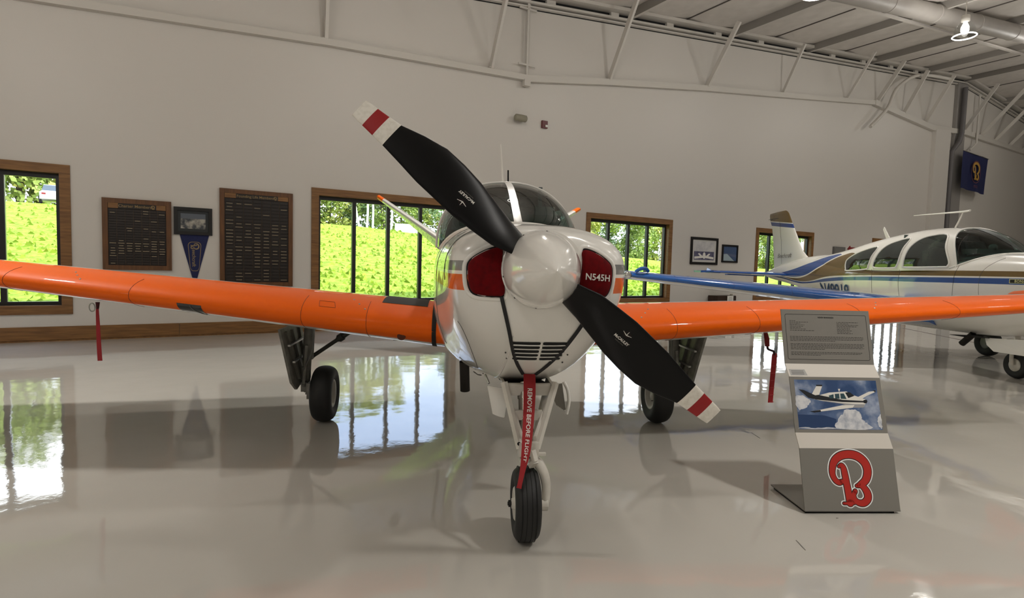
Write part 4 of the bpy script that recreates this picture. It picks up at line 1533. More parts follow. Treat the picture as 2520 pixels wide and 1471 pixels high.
poly([(340, 720), (412, 709), (416, 721), (370, 727)], 2, .0015)
poly([(702, 640), (722, 636), (730, 648), (722, 662), (704, 660)], 2, .0015)
poly([(530, 566), (545, 566), (540, 584), (536, 584)], 1, .0012)
m.build('photo_print', PH, ST)
# text plate
P4, L = sframe(4)
m = MB()
def rr(x0, x1, v0, v1, r):
    out = []
    for cx, cv, a0 in ((x1 - r, v1 - r, 0), (x0 + r, v1 - r, PI / 2), (x0 + r, v0 + r, PI), (x1 - r, v0 + r, 1.5 * PI)):
        out += [(cx + r * math.cos(a0 + PI / 2 * i / 6), cv + r * math.sin(a0 + PI / 2 * i / 6)) for i in range(7)]
    return out
oa, ob = rr(.022, .553, .026, .312, .012), rr(.0245, .5505, .0285, .3095, .010)
vs = [P4(x, v, .0006) for x, v in oa] + [P4(x, v, .0006) for x, v in ob]
k = len(oa)
m.add(vs, [(i, (i + 1) % k, k + (i + 1) % k, k + i) for i in range(k)])
m.text('N545H BONANZA', .0125, lambda x, y: P4(.2875 + x, .292 + y, .0006), 0, bold=.0005)
def scrawl(x0, x1, v):
    x = x0
    while x < x1:
        w_ = random.uniform(.006, .02)
        b = min(x + w_, x1)
        m.fan([P4(x, v - .0013, .0006), P4(b, v - .0013, .0006), P4(b, v + .0013, .0006), P4(x, v + .0013, .0006)])
        x = b + .0035
for i, w_ in enumerate((.04, .12, .07, .095, .085, .07, .105, .155)):
    scrawl(.05, .05 + w_, .270 - i * .0088)
for i, w_ in enumerate((.14, .08, .145, .13, .09, .085, .10, .085, .10)):
    scrawl(.355, .355 + w_, .264 - i * .0088)
v = .170
for lens in ((.475, .48, .47, .29), (.475, .48, .47, .475, .22), (.46, .45, .19)):
    for w_ in lens:
        scrawl(.045, .045 + w_, v)
        v -= .0085
    v -= .0105
m.build('printed_text', PRINT, ST)
P3, L = sframe(3)
m = MB()
m.fan([P3(.012, .008, .001), P3(.118, .008, .001), P3(.110, .05, .001), P3(.010, .05, .001)], 0)
for i in range(3):
    m.fan([P3(.022, .016 + i * .01, .0014), P3(.10, .016 + i * .01, .0014), P3(.10, .019 + i * .01, .0014), P3(.022, .019 + i * .01, .0014)], 1)
m.build('paper_note', [pm('note_grey', '#9c9a96', .5), PRINT], ST)

# ------------------------------------------------------------------ things on the end wall (local x along the wall, -y into the room)
def onwall(name, label, cat, s, z, group=None, t=0.0):
    return thing(name, label, cat, W(s, t, z), WY, group)
def frame(m, w, h, b, d, bev=.0, mi=0):
    for a, c in (((-w / 2, -d, -h / 2), (-w / 2 + b, 0, h / 2)), ((w / 2 - b, -d, -h / 2), (w / 2, 0, h / 2)), ((-w / 2 + b, -d, -h / 2), (w / 2 - b, 0, -h / 2 + b)), ((-w / 2 + b, -d, h / 2 - b), (w / 2 - b, 0, h / 2))):
        m.span(a, c, mi)
    return m
BRASS = pm('engraved_brass', '#8d7650', .4, .5)
PLATE = pm('name_plate_dark', '#170f0b', .35)
BOARD = pm('board_backing', '#241610', .6)
def plaque(label, s, z, w, h, title, rows, hi):
    P = onwall('memorial_plaque', label, 'plaque', s, z)
    frame(MB(), w, h, .075, .04).build('plaque_frame', WALNUT, P)
    MB().span((-w / 2 + .07, -.022, -h / 2 + .07), (w / 2 - .07, 0, h / 2 - .07)).build('backing', BOARD, P)
    iw, ih = w - .16, h - .16
    hh = .10
    m = MB()
    tw = iw * .66
    for a, b in ((-iw / 2, -tw / 2), (tw / 2, iw / 2)):
        m.span((a, -.034, h / 2 - .155), (b, -.02, h / 2 - .075))
    m.build('header_block', WOOD, P)
    d = MB().span((-tw / 2, -.036, h / 2 - .155), (tw / 2, -.02, h / 2 - .078))
    d.text(title, .062 if len(title) < 18 else .064, lambda x, y: V((x - .03, -.037, h / 2 - .117 + y)), 1, bold=.0005)
    emblem(d, lambda x, y, o: V((tw / 2 - .045 + x, -.037 - o, h / 2 - .117 + y)), [(.004, 1, .0)], .2)
    d.build('title_plate', [PLATE, BRASS], P)
    cols = 7
    y1 = h / 2 - .165
    rh = (y1 + h / 2 - .085) / rows
    cw = iw / cols
    pm_ = MB().span((-cw / 2 + .004, -.030, -rh / 2 + .003), (cw / 2 - .004, -.022, rh / 2 - .003)).mesh('name_plate', PLATE)
    e = MB()
    for r in range(rows):
        for c in range(cols):
            x = -iw / 2 + cw * (c + .5)
            zz = y1 - rh * (r + .5)
            inst(pm_, 'name_plate', P, (x, 0, zz))
            f = r / rows
            bright = random.random() < (.75 if hi[0] < f < hi[1] else .22)
            L = cw * random.uniform(.25, .40)
            e.fan([(x - L, -.0306, zz - .006), (x + L, -.0306, zz - .006), (x + L, -.0306, zz + .006), (x - L, -.0306, zz + .006)], 0 if bright else 1)
    e.build('engraved_names', [pm('engraving_bright', '#85765e', .5), pm('engraving_dull', '#2c211a', .5)], P, kind='stuff')
    m = MB()
    for c in range(1, cols):
        x = -iw / 2 + cw * c
        m.span((x - .0025, -.026, -h / 2 + .085), (x + .0025, -.021, y1))
    m.build('column_rules', pm('rule_brown', '#4f3a28', .5), P)
plaque('smaller walnut plaque of dark name plates, left of the blue pennant', -1.93, 1.69, .94, 1.14, 'Charter Members', 22, (.5, .75))
plaque('larger walnut plaque of dark name plates, right of the blue pennant', -.145, 1.71, 1.20, 1.70, 'Founding Life Members', 25, (.25, .8))

def picture(label, s, z, w, h, b, mat, fcol, img, cat='picture'):
    P = onwall('picture_frame', label, cat, s, z)
    frame(MB(), w, h, b, .035).build('frame', fcol, P)
    MB().span((-w / 2 + b, -.012, -h / 2 + b), (w / 2 - b, 0, h / 2 - b)).build('mat_board', mat, P)
    img(P, w - 2 * b, h - 2 * b)
    return P
BLKFR = pm('black_frame', '#12100f', .35)
def img_a(P, w, h):      # grey photograph of clouds and ground
    m = MB().span((-w * .40, -.016, -h * .36), (w * .40, -.012, h * .36))
    m.build('photo', pm('photo_grey', '#3f4348', .3, noise=(11, '#a9a49a', .40, .62)), P)
    MB().span((-w * .40, -.017, h * .12), (w * .40, -.0161, h * .36)).build('photo_top', pm('photo_haze', '#5a6069', .3), P)
picture('black framed grey cloud photograph on the wall above the blue pennant', -1.143, 1.96, .57, .46, .055, pm('mat_dark', '#2b2e30', .6), BLKFR, img_a)
def img_b(P, w, h):      # white propeller aircraft seen from ahead above a horizon
    m = MB()
    def y(k): return -.013 - .0006 * k
    m.fan([(-w * .42, y(0), -h * .40), (w * .42, y(0), -h * .40), (w * .42, y(0), h * .42), (-w * .42, y(0), h * .42)], 0)
    m.fan([(-w * .42, y(1), -h * .40), (w * .42, y(1), -h * .40), (w * .42, y(1), -h * .02), (-w * .42, y(1), -h * .02)], 1)
    for sg in (-1, 1):
        m.fan([(sg * w * .02, y(2), -h * .30), (sg * w * .40, y(2), -h * .36), (sg * w * .40, y(2), -h * .26), (sg * w * .02, y(2), -h * .20)], 2)
        m.fan([(sg * w * .03, y(3), -h * .26), (sg * w * .20, y(3), -h * .10), (sg * w * .26, y(3), -h * .12), (sg * w * .12, y(3), -h * .30)], 2)
    m.fan([(math.cos(a) * w * .06, y(4), -h * .2 + math.sin(a) * h * .15) for a in [2 * PI * i / 16 for i in range(16)]], 2)
    m.build('photo', [pm('photo_pale_sky', '#b9b8ba', .3, noise=(5, '#cfcdcb', .4, .6)), pm('photo_ground', '#6a6880', .3, noise=(9, '#4c4b63', .4, .6)), OFFWHITE], P)
picture('larger black framed aircraft photograph on the wall left of the fourth window', 11.74, 1.90, 1.16, .78, .07, pm('mat_white', '#c9c7c2', .6), BLKFR, img_b)
def img_c(P, w, h):
    m = MB()
    m.fan([(-w * .5, -.0125, -h * .5), (w * .5, -.0125, -h * .5), (w * .5, -.0125, h * .5), (-w * .5, -.0125, h * .5)], 0)
    m.fan([(-w * .5, -.013, -h * .5), (w * .35, -.013, -h * .5), (-w * .2, -.013, -h * .02), (-w * .5, -.013, -h * .05)], 1)
    m.fan([(-w * .5, -.0128, -h * .05), (w * .5, -.0128, -h * .25), (w * .5, -.0128, -h * .05), (-w * .5, -.0128, h * .04)], 2)
    m.build('photo', [pm('photo_dusk', '#46597a', .3), pm('photo_runway', '#9fb0b8', .3), pm('photo_dusk_low', '#5c6580', .3)], P)
picture('smaller black framed dusk photograph on the wall left of the fourth window', 12.88, 1.86, .72, .53, .05, pm('mat_black', '#15171b', .6), BLKFR, img_c)

# pennant
PE = onwall('pennant', 'navy blue felt pennant with gold lettering hanging below a picture', 'pennant', -1.125, 1.735)
NAVY = pm('navy_felt', '#141d4e', .8, noise=(60, '#0f1740', .3, .7))
GOLD = pm('gold_print', '#b08a3e', .5)
DULLGOLD = pm('dull_gold_print', '#8a7650', .6)
m = MB().slab([(-.225, -.012, .02), (.225, -.012, .02), (.012, -.012, -.84), (-.012, -.012, -.84)], (0, .006, 0))
m.build('felt', NAVY, PE)
m = MB()
oa, ob = rr(-.105, .105, -.62, -.12, .07), rr(-.095, .095, -.61, -.13, .062)
def nar(x, v):
    return x * (1.0 + (v + .12) * .75)
vs = [(nar(x, v), -.0128, v) for x, v in oa] + [(nar(x, v), -.0128, v) for x, v in ob]
k = len(oa)
m.add(vs, [(i, (i + 1) % k, k + (i + 1) % k, k + i) for i in range(k)])
emblem(m, lambda x, y, o: V((.005 + y * 1.0, -.0128, -.20 - x)), [(.0, 0, 0)], .42)
m.text('eechcraft', .078, lambda x, y: V((-.012 + y, -.0128, -.25 - x)), 0, align='LEFT', bold=.001, shear=.1)
m.build('lettering', DULLGOLD, PE)
MB().lathe([(.008, 0), (.004, .012)], (0, -.006, -.83), (0, -1, 0), 8, cap1=True).build('pin', ALU, PE)

# flag in the far corner
FL = onwall('flag', 'navy blue flag with a gold emblem hung high in the far corner', 'flag', 28.35, 5.85, None, .4)
m = MB()
rows = []
for j in range(9):
    v = j / 8
    rows.append([((u / 12 - .5) * 2.6 + .12 * (.5 - v) + .0, -.05 * math.sin(u * .9 + v) * (.3 + .7 * v), .78 - 1.57 * v + .03 * math.sin(u * .5) * (v - .5) - .05 * (u / 12 - .5)) for u in range(13)])
m.loft(rows, 0, False, False, True, False)
m.build('cloth', NAVY, FL)
m = MB()
emblem(m, lambda x, y, o: V((x * 1.15, -.075 - o, .06 + y)), [(0, 0, 0)], 2.45)
oa, ob = rr(-.46, .46, -.45, .5, .44), rr(-.43, .43, -.42, .47, .41)
vs = [(x, -.07, v) for x, v in oa] + [(x, -.07, v) for x, v in ob]
k = len(oa)
m.add(vs, [(i, (i + 1) % k, k + (i + 1) % k, k + i) for i in range(k)], 1)
m.text('1932', .17, lambda x, y: V((x * 1.3, -.075, -.60 + y)), 1)
m.build('emblem', [GOLD, pm('red_gold', '#6b3a35', .6)], FL)
MB().tube([(-1.33, -.02, .80), (1.33, -.02, .74)], .015, 8).build('flag_rod', ALU, FL)

# fire strobe and emergency light
FS = onwall('fire_alarm_strobe', 'small dark red fire alarm strobe high on the wall', 'alarm', 6.005, 4.64)
MB().span((-.075, -.05, -.085), (.075, 0, .085)).build('housing', pm('alarm_red', '#5a0b0d', .4), FS)
MB().box((.035, -.055, -.035), (.06, .03, .05)).build('strobe_lens', OFFWHITE, FS)
EL = onwall('wall_fixture', 'beige cylindrical fixture high on the wall beside the small red alarm', 'light', 5.3, 4.66)
EM = pm('beige_plastic', '#8d8877', .5)
MB().lathe([(.055, -.16), (.075, -.14), (.08, .0), (.075, .12), (.05, .14)], (0, -.12, 0), (1, 0, 0), 20, cap0=True, cap1=True).build('body', EM, EL)
MB().tube([(.0, -.05, 0), (0, 0, 0)], .03, 10).build('bracket', EM, EL)
MB().tube([(.14, -.12, .0), (.2, -.05, .02), (.2, 0, .02)], .012, 8).build('cable', pm('cable_olive', '#55513f', .6), EL)
# grey panel, red arrow, outlet, wooden cabinet with paper
MB2 = onwall('electrical_panel', 'flat grey metal panel box on the wall behind the blue and gold tail', 'box', 18.78, 2.13)
MB().span((-.36, -.06, -.16), (.36, 0, .16)).build('box', pm('panel_grey', '#6a6866', .5), MB2)
MB().span((-.32, -.066, -.13), (.32, -.06, .13)).build('lid', pm('panel_grey2', '#72706d', .5), MB2)
RA = onwall('arrow_sign', 'small red arrow sign on the wall beside the grey panel', 'sign', 19.62, 2.26)
MB().slab([(-.26, -.02, -.02), (-.10, -.02, .10), (-.06, -.02, .05), (.25, -.02, .05), (.25, -.02, -.01), (-.05, -.02, -.02), (-.12, -.02, -.10)], (0, .02, 0)).build('arrow', pm('arrow_red', '#7c1317', .5), RA)
CB = onwall('wooden_cabinet', 'dark brown wooden cabinet standing against the wall under the blue wing', 'cabinet', 12.43, 0, None, .3)
MB().span((-.43, -.02, 0), (.43, .28, .62)).build('body', pm('cabinet_brown', '#3a2312', .5, noise=(6, '#2a180b', .3, .7, (8, 8, .7))), CB)
MB().span((-.42, -.035, .02), (-.02, -.02, .60)).build('door', pm('cabinet_brown', '#3a2312'), CB)
MB().span((.0, -.035, .02), (.42, -.02, .60)).build('door', pm('cabinet_brown', '#3a2312'), CB)
PN = onwall('paper_notice', 'tall white printed notice leaning on the brown wooden cabinet', 'notice', 12.55, .36, None, .36)
MB().span((-.135, -.006, -.30), (.135, 0, .26)).build('sheet', OFFWHITE, PN)
m = MB()
for i in range(9):
    L = random.uniform(.05, .10)
    m.fan([(-L, -.0065, .20 - i * .035), (L, -.0065, .20 - i * .035), (L, -.0065, .212 - i * .035), (-L, -.0065, .212 - i * .035)])
m.build('printed_lines', pm('faint_print', '#8d8a86', .6), PN)
OU = onwall('wall_outlet', 'beige electrical outlet on the wall right of the brown cabinet', 'outlet', 13.05, .56)
MB().span((-.05, -.02, -.09), (.05, 0, .09)).build('plate', EM, OU)
RB = onwall('fire_bell', 'round dark red cushion like object on the floor left of the brown cabinet', 'cushion', 11.7, 0, None, .5)
RB.name = 'round_cushion'
MB().lathe([(.0, 0), (.17, .0), (.24, .08), (.25, .16), (.2, .25), (.1, .31), (0, .33)], (0, 0, 0), (0, 0, 1), 20).build('cover', pm('cushion_red', '#5c0b12', .6), RB)
MB().tube([(.24, -.05, .12), (.29, -.03, .2), (.28, 0, .3)], .03, 8).build('tag', OFFWHITE, RB)
# ------------------------------------------------------------------ aircraft B (white, blue and gold), local frame: nose wheel near the origin, y aft
B = thing('airplane', 'white airplane with blue and gold stripes and a conventional tail, parked behind the info stand', 'airplane', (7.3466, 3.9567, .0), -.06582137)
BZ = .065
bmat = bpy.data.materials.new('striped_fuselage_paint')
bmat.use_nodes = True
q = Nodes(bmat)
pb = bmat.node_tree.nodes['Principled BSDF']
pb.inputs['Roughness'].default_value = .22
pb.inputs['Coat Weight'].default_value = .8
pb.inputs['Coat Roughness'].default_value = .03
def yc(pts): return q.curve(q.y, pts, -1.5, 8.0)
gt_ = yc([(-1.5, 1.40), (.5, 1.40), (1.49, 1.39), (2.6, 1.375), (2.78, 1.40), (3.0, 1.55), (3.22, 1.70), (3.6, 1.665), (4.02, 1.565), (4.48, 1.40), (5.09, 1.215), (5.6, 1.17), (6.3, 1.19), (8, 1.25)])
gb_ = yc([(-1.5, 1.335), (-.3, 1.33), (1.49, 1.31), (2.98, 1.28), (3.98, 1.24), (4.97, 1.115), (5.53, 1.115), (6.3, 1.185), (8, 1.24)])
bt_ = yc([(-1.5, 1.315), (-.3, 1.31), (1.48, 1.285), (2.98, 1.255), (3.98, 1.205), (4.97, 1.10), (5.53, 1.10), (6.3, 1.17), (8, 1.23)])
bb_ = yc([(-1.5, 1.235), (-.3, 1.23), (1.48, 1.21), (2.98, 1.19), (3.98, 1.14), (4.96, 1.07), (5.52, 1.06), (6.3, 1.14), (8, 1.22)])
tb_ = yc([(-1.5, .1), (3.5, .1), (3.7, 1.68), (4.15, 1.67), (4.9, 1.53), (5.74, 1.37), (6.66, 1.26), (8, 1.2)])
BLUE, GOLDP = '#134a96', '#6b531f'
q.paint('#eeebe5', [(q.both(q.gt(q.z, bb_), q.lt(q.z, bt_)), BLUE), (q.both(q.gt(q.z, gb_), q.lt(q.z, gt_)), GOLDP),
                    (q.both(q.gt(q.z, q.op('ADD', gt_, .028)), q.lt(q.z, tb_), q.gt(q.y, 3.7)), BLUE)], pb.inputs['Base Color'])
BB = [(-1.05, .17, 1.45, 1.10, 1.275, 2, 2), (-1.0, .30, 1.50, 1.02, 1.27, 2.2, 2), (-.9, .40, 1.55, .92, 1.27, 2.5, 2), (-.6, .46, 1.60, .76, 1.26, 2.6, 2.1), (-.2, .49, 1.63, .60, 1.25, 2.6, 2.2), (.25, .51, 1.65, .51, 1.25, 2.6, 2.3),
      (.6, .54, 1.65, .475, 1.25, 2.6, 2.4), (1.2, .56, 1.62, .46, 1.22, 2.6, 2.5), (2.2, .56, 1.60, .45, 1.2, 2.6, 2.5), (3.0, .54, 1.62, .48, 1.2, 2.6, 2.5), (3.8, .47, 1.665, .60, 1.22, 2.4, 2.3),
      (4.6, .38, 1.70, .75, 1.25, 2.2, 2.2), (5.5, .27, 1.66, .92, 1.27, 2.1, 2.1), (6.4, .17, 1.53, 1.04, 1.27, 2, 2), (7.2, .085, 1.35, 1.12, 1.24, 2, 2), (7.5, .03, 1.27, 1.19, 1.23, 2, 2)]
ys = [-1.05, -1.03, -1.0, -.95, -.9, -.8, -.6, -.4, -.2, 0, .25, .45, .6, .9, 1.2, 1.7, 2.2, 2.6, 3.0, 3.4, 3.8, 4.2, 4.6, 5.0, 5.5, 6, 6.4, 6.8, 7.2, 7.4, 7.5]
MB().loft([ring(BB, y, 56, 0) for y in ys]).build('fuselage', bmat, B, (0, 0, BZ))
CB_ = [(.25, .05, 1.65), (.33, .2, 1.70), (.45, .34, 1.775), (.6, .44, 1.862), (.78, .50, 1.95), (1.0, .535, 2.025), (1.3, .553, 2.068), (1.6, .558, 2.075), (2.2, .558, 2.035), (2.9, .535, 1.945), (3.4, .485, 1.855), (4.3, .37, 1.72), (4.9, .30, 1.655)]
CB_ = [c + (1.38, 1.38, 2.7, 2.0) for c in CB_]
def cbp(y, a, off=0.0):
    w, zt, zb, zw, na, nb2 = sec(CB_, y)
    return (( w + off) * sgp(math.cos(a), 2 / na), y, zw + (zt + off - zw) * sgp(math.sin(a), 2 / na))
def arch(a):
    return .78 + .30 * math.sin(a) ** 1.5
ts = [0, .06, .12, .2, .3, .4, .52, .64, .76, .88, 1]
def can_grid(a0, a1, n, ya, yb, off=0.0):
    rows = []
    for t in ts:
        r = []
        for i in range(n + 1):
            a = a0 + (a1 - a0) * i / n
            A_, B_ = ya(a), yb(a)
            r.append(cbp(A_ + (B_ - A_) * t, a, off))
        rows.append(r)
    return rows
front = lambda a: .25
WINB = glass('aircraft_glass_dark', (.36, .50, .47), .9)
MB().loft([[cbp(arch(a) + (4.0 - arch(a)) * t, a, -.02) for a in [PI * i / 30 for i in range(31)]] for t in (0, .15, .3, .5, .75, 1)], 0, False, False, True, False).build('headliner', pm('headliner_sheen', '#2b3233', .9), B, (0, 0, BZ))
hp_ = .055
for a0, a1 in ((0, PI / 2 - hp_), (PI / 2 + hp_, PI)):
    MB().loft(can_grid(a0, a1, 26, front, arch), 0, False, False, True, False).build('windshield', WINB, B, (0, 0, BZ))
MB().loft(can_grid(PI / 2 - hp_, PI / 2 + hp_, 4, front, arch, .004), 0, False, False, True, False).build('windshield_post', pm('post_dark', '#2c3433', .4), B, (0, 0, BZ))
MB().loft(can_grid(0, PI, 48, arch, lambda a: 4.9), 0, False, False, True, False).build('cabin_roof', bmat, B, (0, 0, BZ))
MB().tube([cbp(arch(PI * i / 40), PI * i / 40, .0) for i in range(41)], .016, 8).build('windshield_arch', WHITE, B, (0, 0, BZ))
P = []
for i in range(41):
    x = -.52 + 1.04 * i / 40
    yy = .25
    while yy < 1.2:
        w, zt, zb, zw, na, nb2 = sec(CB_, yy)
        if abs(x) < w:
            zz = zw + (zt - zw) * (1 - (abs(x) / w) ** na) ** (1 / na)
            if zz > top_z(BB, x, yy, 0) + .004:
                break
        yy += .005
    P.append((x, yy - .004, top_z(BB, x, yy, 0) + .004))
MB().tube(P, .012, 8).build('windshield_rim', WHITE, B, (0, 0, BZ))
rows = []
for y in (.32, .5, .75, 1.1, 1.6):
    w = sec(CB_, y)[0] - .03
    rows.append([(w * (i / 8 - .5) * 2, y, top_z(BB, w * (i / 8 - .5) * 1.9, y, 0) + .012) for i in range(9)])
MB().loft(rows, 0, False, False, True, False).build('cabin_deck', CABIN, B, (0, 0, BZ))
MB().box((0, .72, 1.68), (.76, .26, .07)).lathe([(0, -.05), (.045, -.03), (.045, .03), (0, .05)], (-.12, .62, 1.74), (0, 1, 0), 14).build('glareshield', CABIN, B, (0, 0, BZ))
for sx in (-.25, .25):
    MB().slab([(sx - .19, 1.25, 1.6), (sx + .19, 1.25, 1.6), (sx + .16, 1.36, 1.86), (sx - .16, 1.36, 1.86)], (0, .1, .02)).slab([(sx - .1, 1.37, 1.87), (sx + .1, 1.37, 1.87), (sx + .08, 1.39, 1.95), (sx - .08, 1.39, 1.95)], (0, .07, 0)).build('cabin_seat', SEATM, B, (0, 0, BZ))
MB().slab([(-.45, 1.95, 1.5), (.45, 1.95, 1.5), (.40, 1.98, 1.98), (-.40, 1.98, 1.98)], (0, .03, 0)).build('cabin_screen', CABIN, B, (0, 0, BZ))
# side windows: dark glazed panels following the cabin side, each with a white rim
def side_x(y, z):
    w, zt, zb, zw, na, nb2 = sec(CB_, y)
    k = max(0, (z - zw) / (zt - zw))
    xc = w * max(0, 1 - k ** na) ** (1 / na) if z > zw else 0
    w, zt, zb, zw, na, nb2 = sec(BB, y)
    e, h = (na, zt - zw) if z >= zw else (nb2, zw - zb)
    k = abs(z - zw) / h
    xb = w * max(0, 1 - k ** e) ** (1 / e) if k < 1 else 0
    return max(xc, xb)
WINP = [[(1.76, 1.475), (1.745, 1.63), (1.69, 1.765), (1.58, 1.87), (1.42, 1.925), (1.13, 1.93), (1.02, 1.74), (.915, 1.54), (.93, 1.47), (1.0, 1.455), (1.7, 1.445)],
        [(2.50, 1.49), (2.44, 1.64), (2.33, 1.77), (2.15, 1.855), (1.82, 1.905), (1.86, 1.74), (1.90, 1.54), (1.94, 1.455), (2.02, 1.43), (2.44, 1.43)],
        [(3.36, 1.40), (3.38, 1.50), (3.33, 1.585), (3.03, 1.70), (2.54, 1.79), (2.60, 1.62), (2.66, 1.46), (2.73, 1.40), (3.30, 1.37)]]
SIDEG = pm('side_window_glass', (.016, .024, .023), .04, spec=.6, coat=.6, noise=(3.5, (.05, .07, .055), .5, .72))
for sg in (-1, 1):
    for k, wp in enumerate(WINP):
        out = smooth_pts(wp, 4, True)
        cy = sum(p[0] for p in out) / len(out)
        cz = sum(p[1] for p in out) / len(out)
        rings = []
        for f in (1.0, .8, .55, .3, .05):
            rings.append([(sg * (side_x(cy + (y - cy) * f, cz + (z - cz) * f) + .004), cy + (y - cy) * f, cz + (z - cz) * f) for y, z in out])
        w_ = MB().loft(rings, 0, False, True).build('side_window', SIDEG, B, (0, 0, BZ))
        MB().ringtube([(sg * (side_x(y, z) + .001), y, z) for y, z in [(cy + (y - cy) * 1.03, cz + (z - cz) * 1.03) for y, z in out]], .014, 8).build('window_rim', WHITE, w_)
# door seams, latch, prints on the image side
def side_line(pts, r=.002, mat=SEAM, name='door_seam', n=8):
    P = smooth_pts(pts, n)
    MB().tube([(-(side_x(y, z) + .001), y, z) for y, z in P], r, 5).build(name, mat, B, (0, 0, BZ))
side_line([(.86, 1.93), (.80, 1.65), (.74, 1.48), (.76, 1.3), (.78, .98)])
side_line([(1.85, 1.40), (1.86, 1.2), (1.83, .95)])
side_line([(2.55, 1.40), (2.52, 1.2), (2.50, .95)])
side_line([(.16, 1.58), (.30, 1.45), (.36, 1.30), (.36, 1.0)])
side_line([(2.86, 1.465), (2.70, 1.45)], .012, ALU, 'door_handle', 2)
m = MB()
def sfn(y0, z0, off):
    return lambda x, y: V((-(side_x(y0 - x, z0 + y) + off), y0 - x, z0 + y))
m.text('N49919', .36, sfn(3.76, .958, .014), 0, bold=.004, sp=1.0)
m.build('registration', pm('registration_blue', '#143a6b', .4), B, (0, 0, BZ))
m = MB()
y0, z0 = -.27, 1.272
m.fan([V((-(side_x(y, z) + .003), y, z)) for y, z in ((y0 + .20, z0 - .028), (y0 - .20, z0 - .028), (y0 - .20, z0 + .028), (y0 + .20, z0 + .028))], 0)
m.fan([V((-(side_x(y, z) + .004), y, z)) for y, z in ((y0 + .19, z0 - .022), (y0 - .19, z0 - .022), (y0 - .19, z0 + .022), (y0 + .19, z0 + .022))], 1)
m.text('BONANZA', .048, sfn(y0, z0, .006), 0, bold=.001, sp=1.1)
m.build('name_plate', [pm('plate_cream', '#d9d8a0', .4), pm('plate_black', '#14130f', .4)], B, (0, 0, BZ))
m = MB()
m.text('DEBONAIR', .03, sfn(1.33, 1.425, .004), 0) if False else None
# fin: airfoil slices from root to tip
fmat = bpy.data.materials.new('fin_paint')
fmat.use_nodes = True
q2 = Nodes(fmat)
p2_ = fmat.node_tree.nodes['Principled BSDF']
p2_.inputs['Roughness'].default_value = .25
p2_.inputs['Coat Weight'].default_value = .6
zl = q2.op('ADD', q2.op('MULTIPLY', q2.op('SUBTRACT', q2.y, 6.33), .11), 2.475)
q2.paint('#eeebe5', [(q2.both(q2.gt(q2.z, q2.op('ADD', zl, -.095)), q2.lt(q2.z, zl)), '#1b3f86'), (q2.gt(q2.z, q2.op('ADD', zl, .022)), GOLDP)], p2_.inputs['Base Color'])
FIN = [(1.30, 5.15, 7.08), (1.50, 5.30, 7.10), (1.615, 5.42, 7.12), (1.68, 5.58, 7.13), (1.80, 5.76, 7.16), (2.0, 5.93, 7.19), (2.2, 6.08, 7.23), (2.45, 6.27, 7.30), (2.62, 6.40, 7.41), (2.66, 6.43, 7.43), (2.75, 6.50, 7.45), (2.80, 6.57, 7.44), (2.825, 6.64, 7.05)]
rings = []
for z, y0, y1 in FIN:
    ch = y1 - y0
    th = .075 if z < 2.5 else .06
    rings.append([(a[1] * th * min(ch, 1.35), y0 + a[0] * ch, z) for a in AF])
fin = MB().loft(rings).build('fin', fmat, B, (0, 0, BZ))
MB().tube([(-.052, 6.62, 1.5), (-.045, 6.72, 2.1), (-.036, 6.86, 2.55)], .003, 5).build('rudder_seam', SEAM, fin)
MB().box((0, 7.2, 2.655), (.075, .5, .006)).build('rudder_horn_gap', SEAM, fin)
m = MB()
m.text('Beechcraft', .15, lambda x, y: V((-.062, 6.5 - x, 1.70 + y + x * .02)), 0, shear=.35)
m.build('script_print', pm('script_grey', '#4b4743', .5), fin)
# tailplane
STB = pm('tail_blue', '#134a96', .25, coat=.6)
for sg in (-1, 1):
    def ts_(k):
        x = .06 + 1.85 * k
        ch = 1.15 - .35 * k
        ly = 6.05 + .30 * k
        return [(sg * x, ly + a[0] * ch, 1.235 + .03 * k + a[1] * .085 * ch) for a in AF]
    m = MB().loft([ts_(k / 8) for k in range(9)], 0)
    m.mi = [0] * len(m.mi)
    # underside white aft of the nose
    for i, f in enumerate(m.f):
        zc2 = sum(m.v[j][2] for j in f) / len(f)
        yc2 = sum(m.v[j][1] for j in f) / len(f)
        kk = (abs(sum(m.v[j][0] for j in f) / len(f)) - .06) / 1.85
        if zc2 < 1.235 + .03 * kk - .02 and .12 < kk < .86:
            m.mi[i] = 1
    tp = m.build('tailplane', [STB, WINGW], B, (0, 0, BZ))
    MB().slab([(sg * 1.88, 6.30, 1.25), (sg * 2.09, 6.60, 1.235), (sg * 2.09, 7.08, 1.235), (sg * 1.88, 7.14, 1.25)], (0, 0, .045)).slab([(sg * 1.90, 6.33, 1.28), (sg * 1.94, 6.60, 1.28), (sg * 1.91, 6.62, 1.355)], (sg * .012, 0, 0)).build('elevator_horn', STB, tp)
    MB().slab([(sg * .25, 7.06, 1.20), (sg * 1.2, 7.10, 1.215), (sg * 1.2, 7.26, 1.21), (sg * .25, 7.30, 1.20)], (0, 0, -.03)).build('trim_tab', STB, tp)
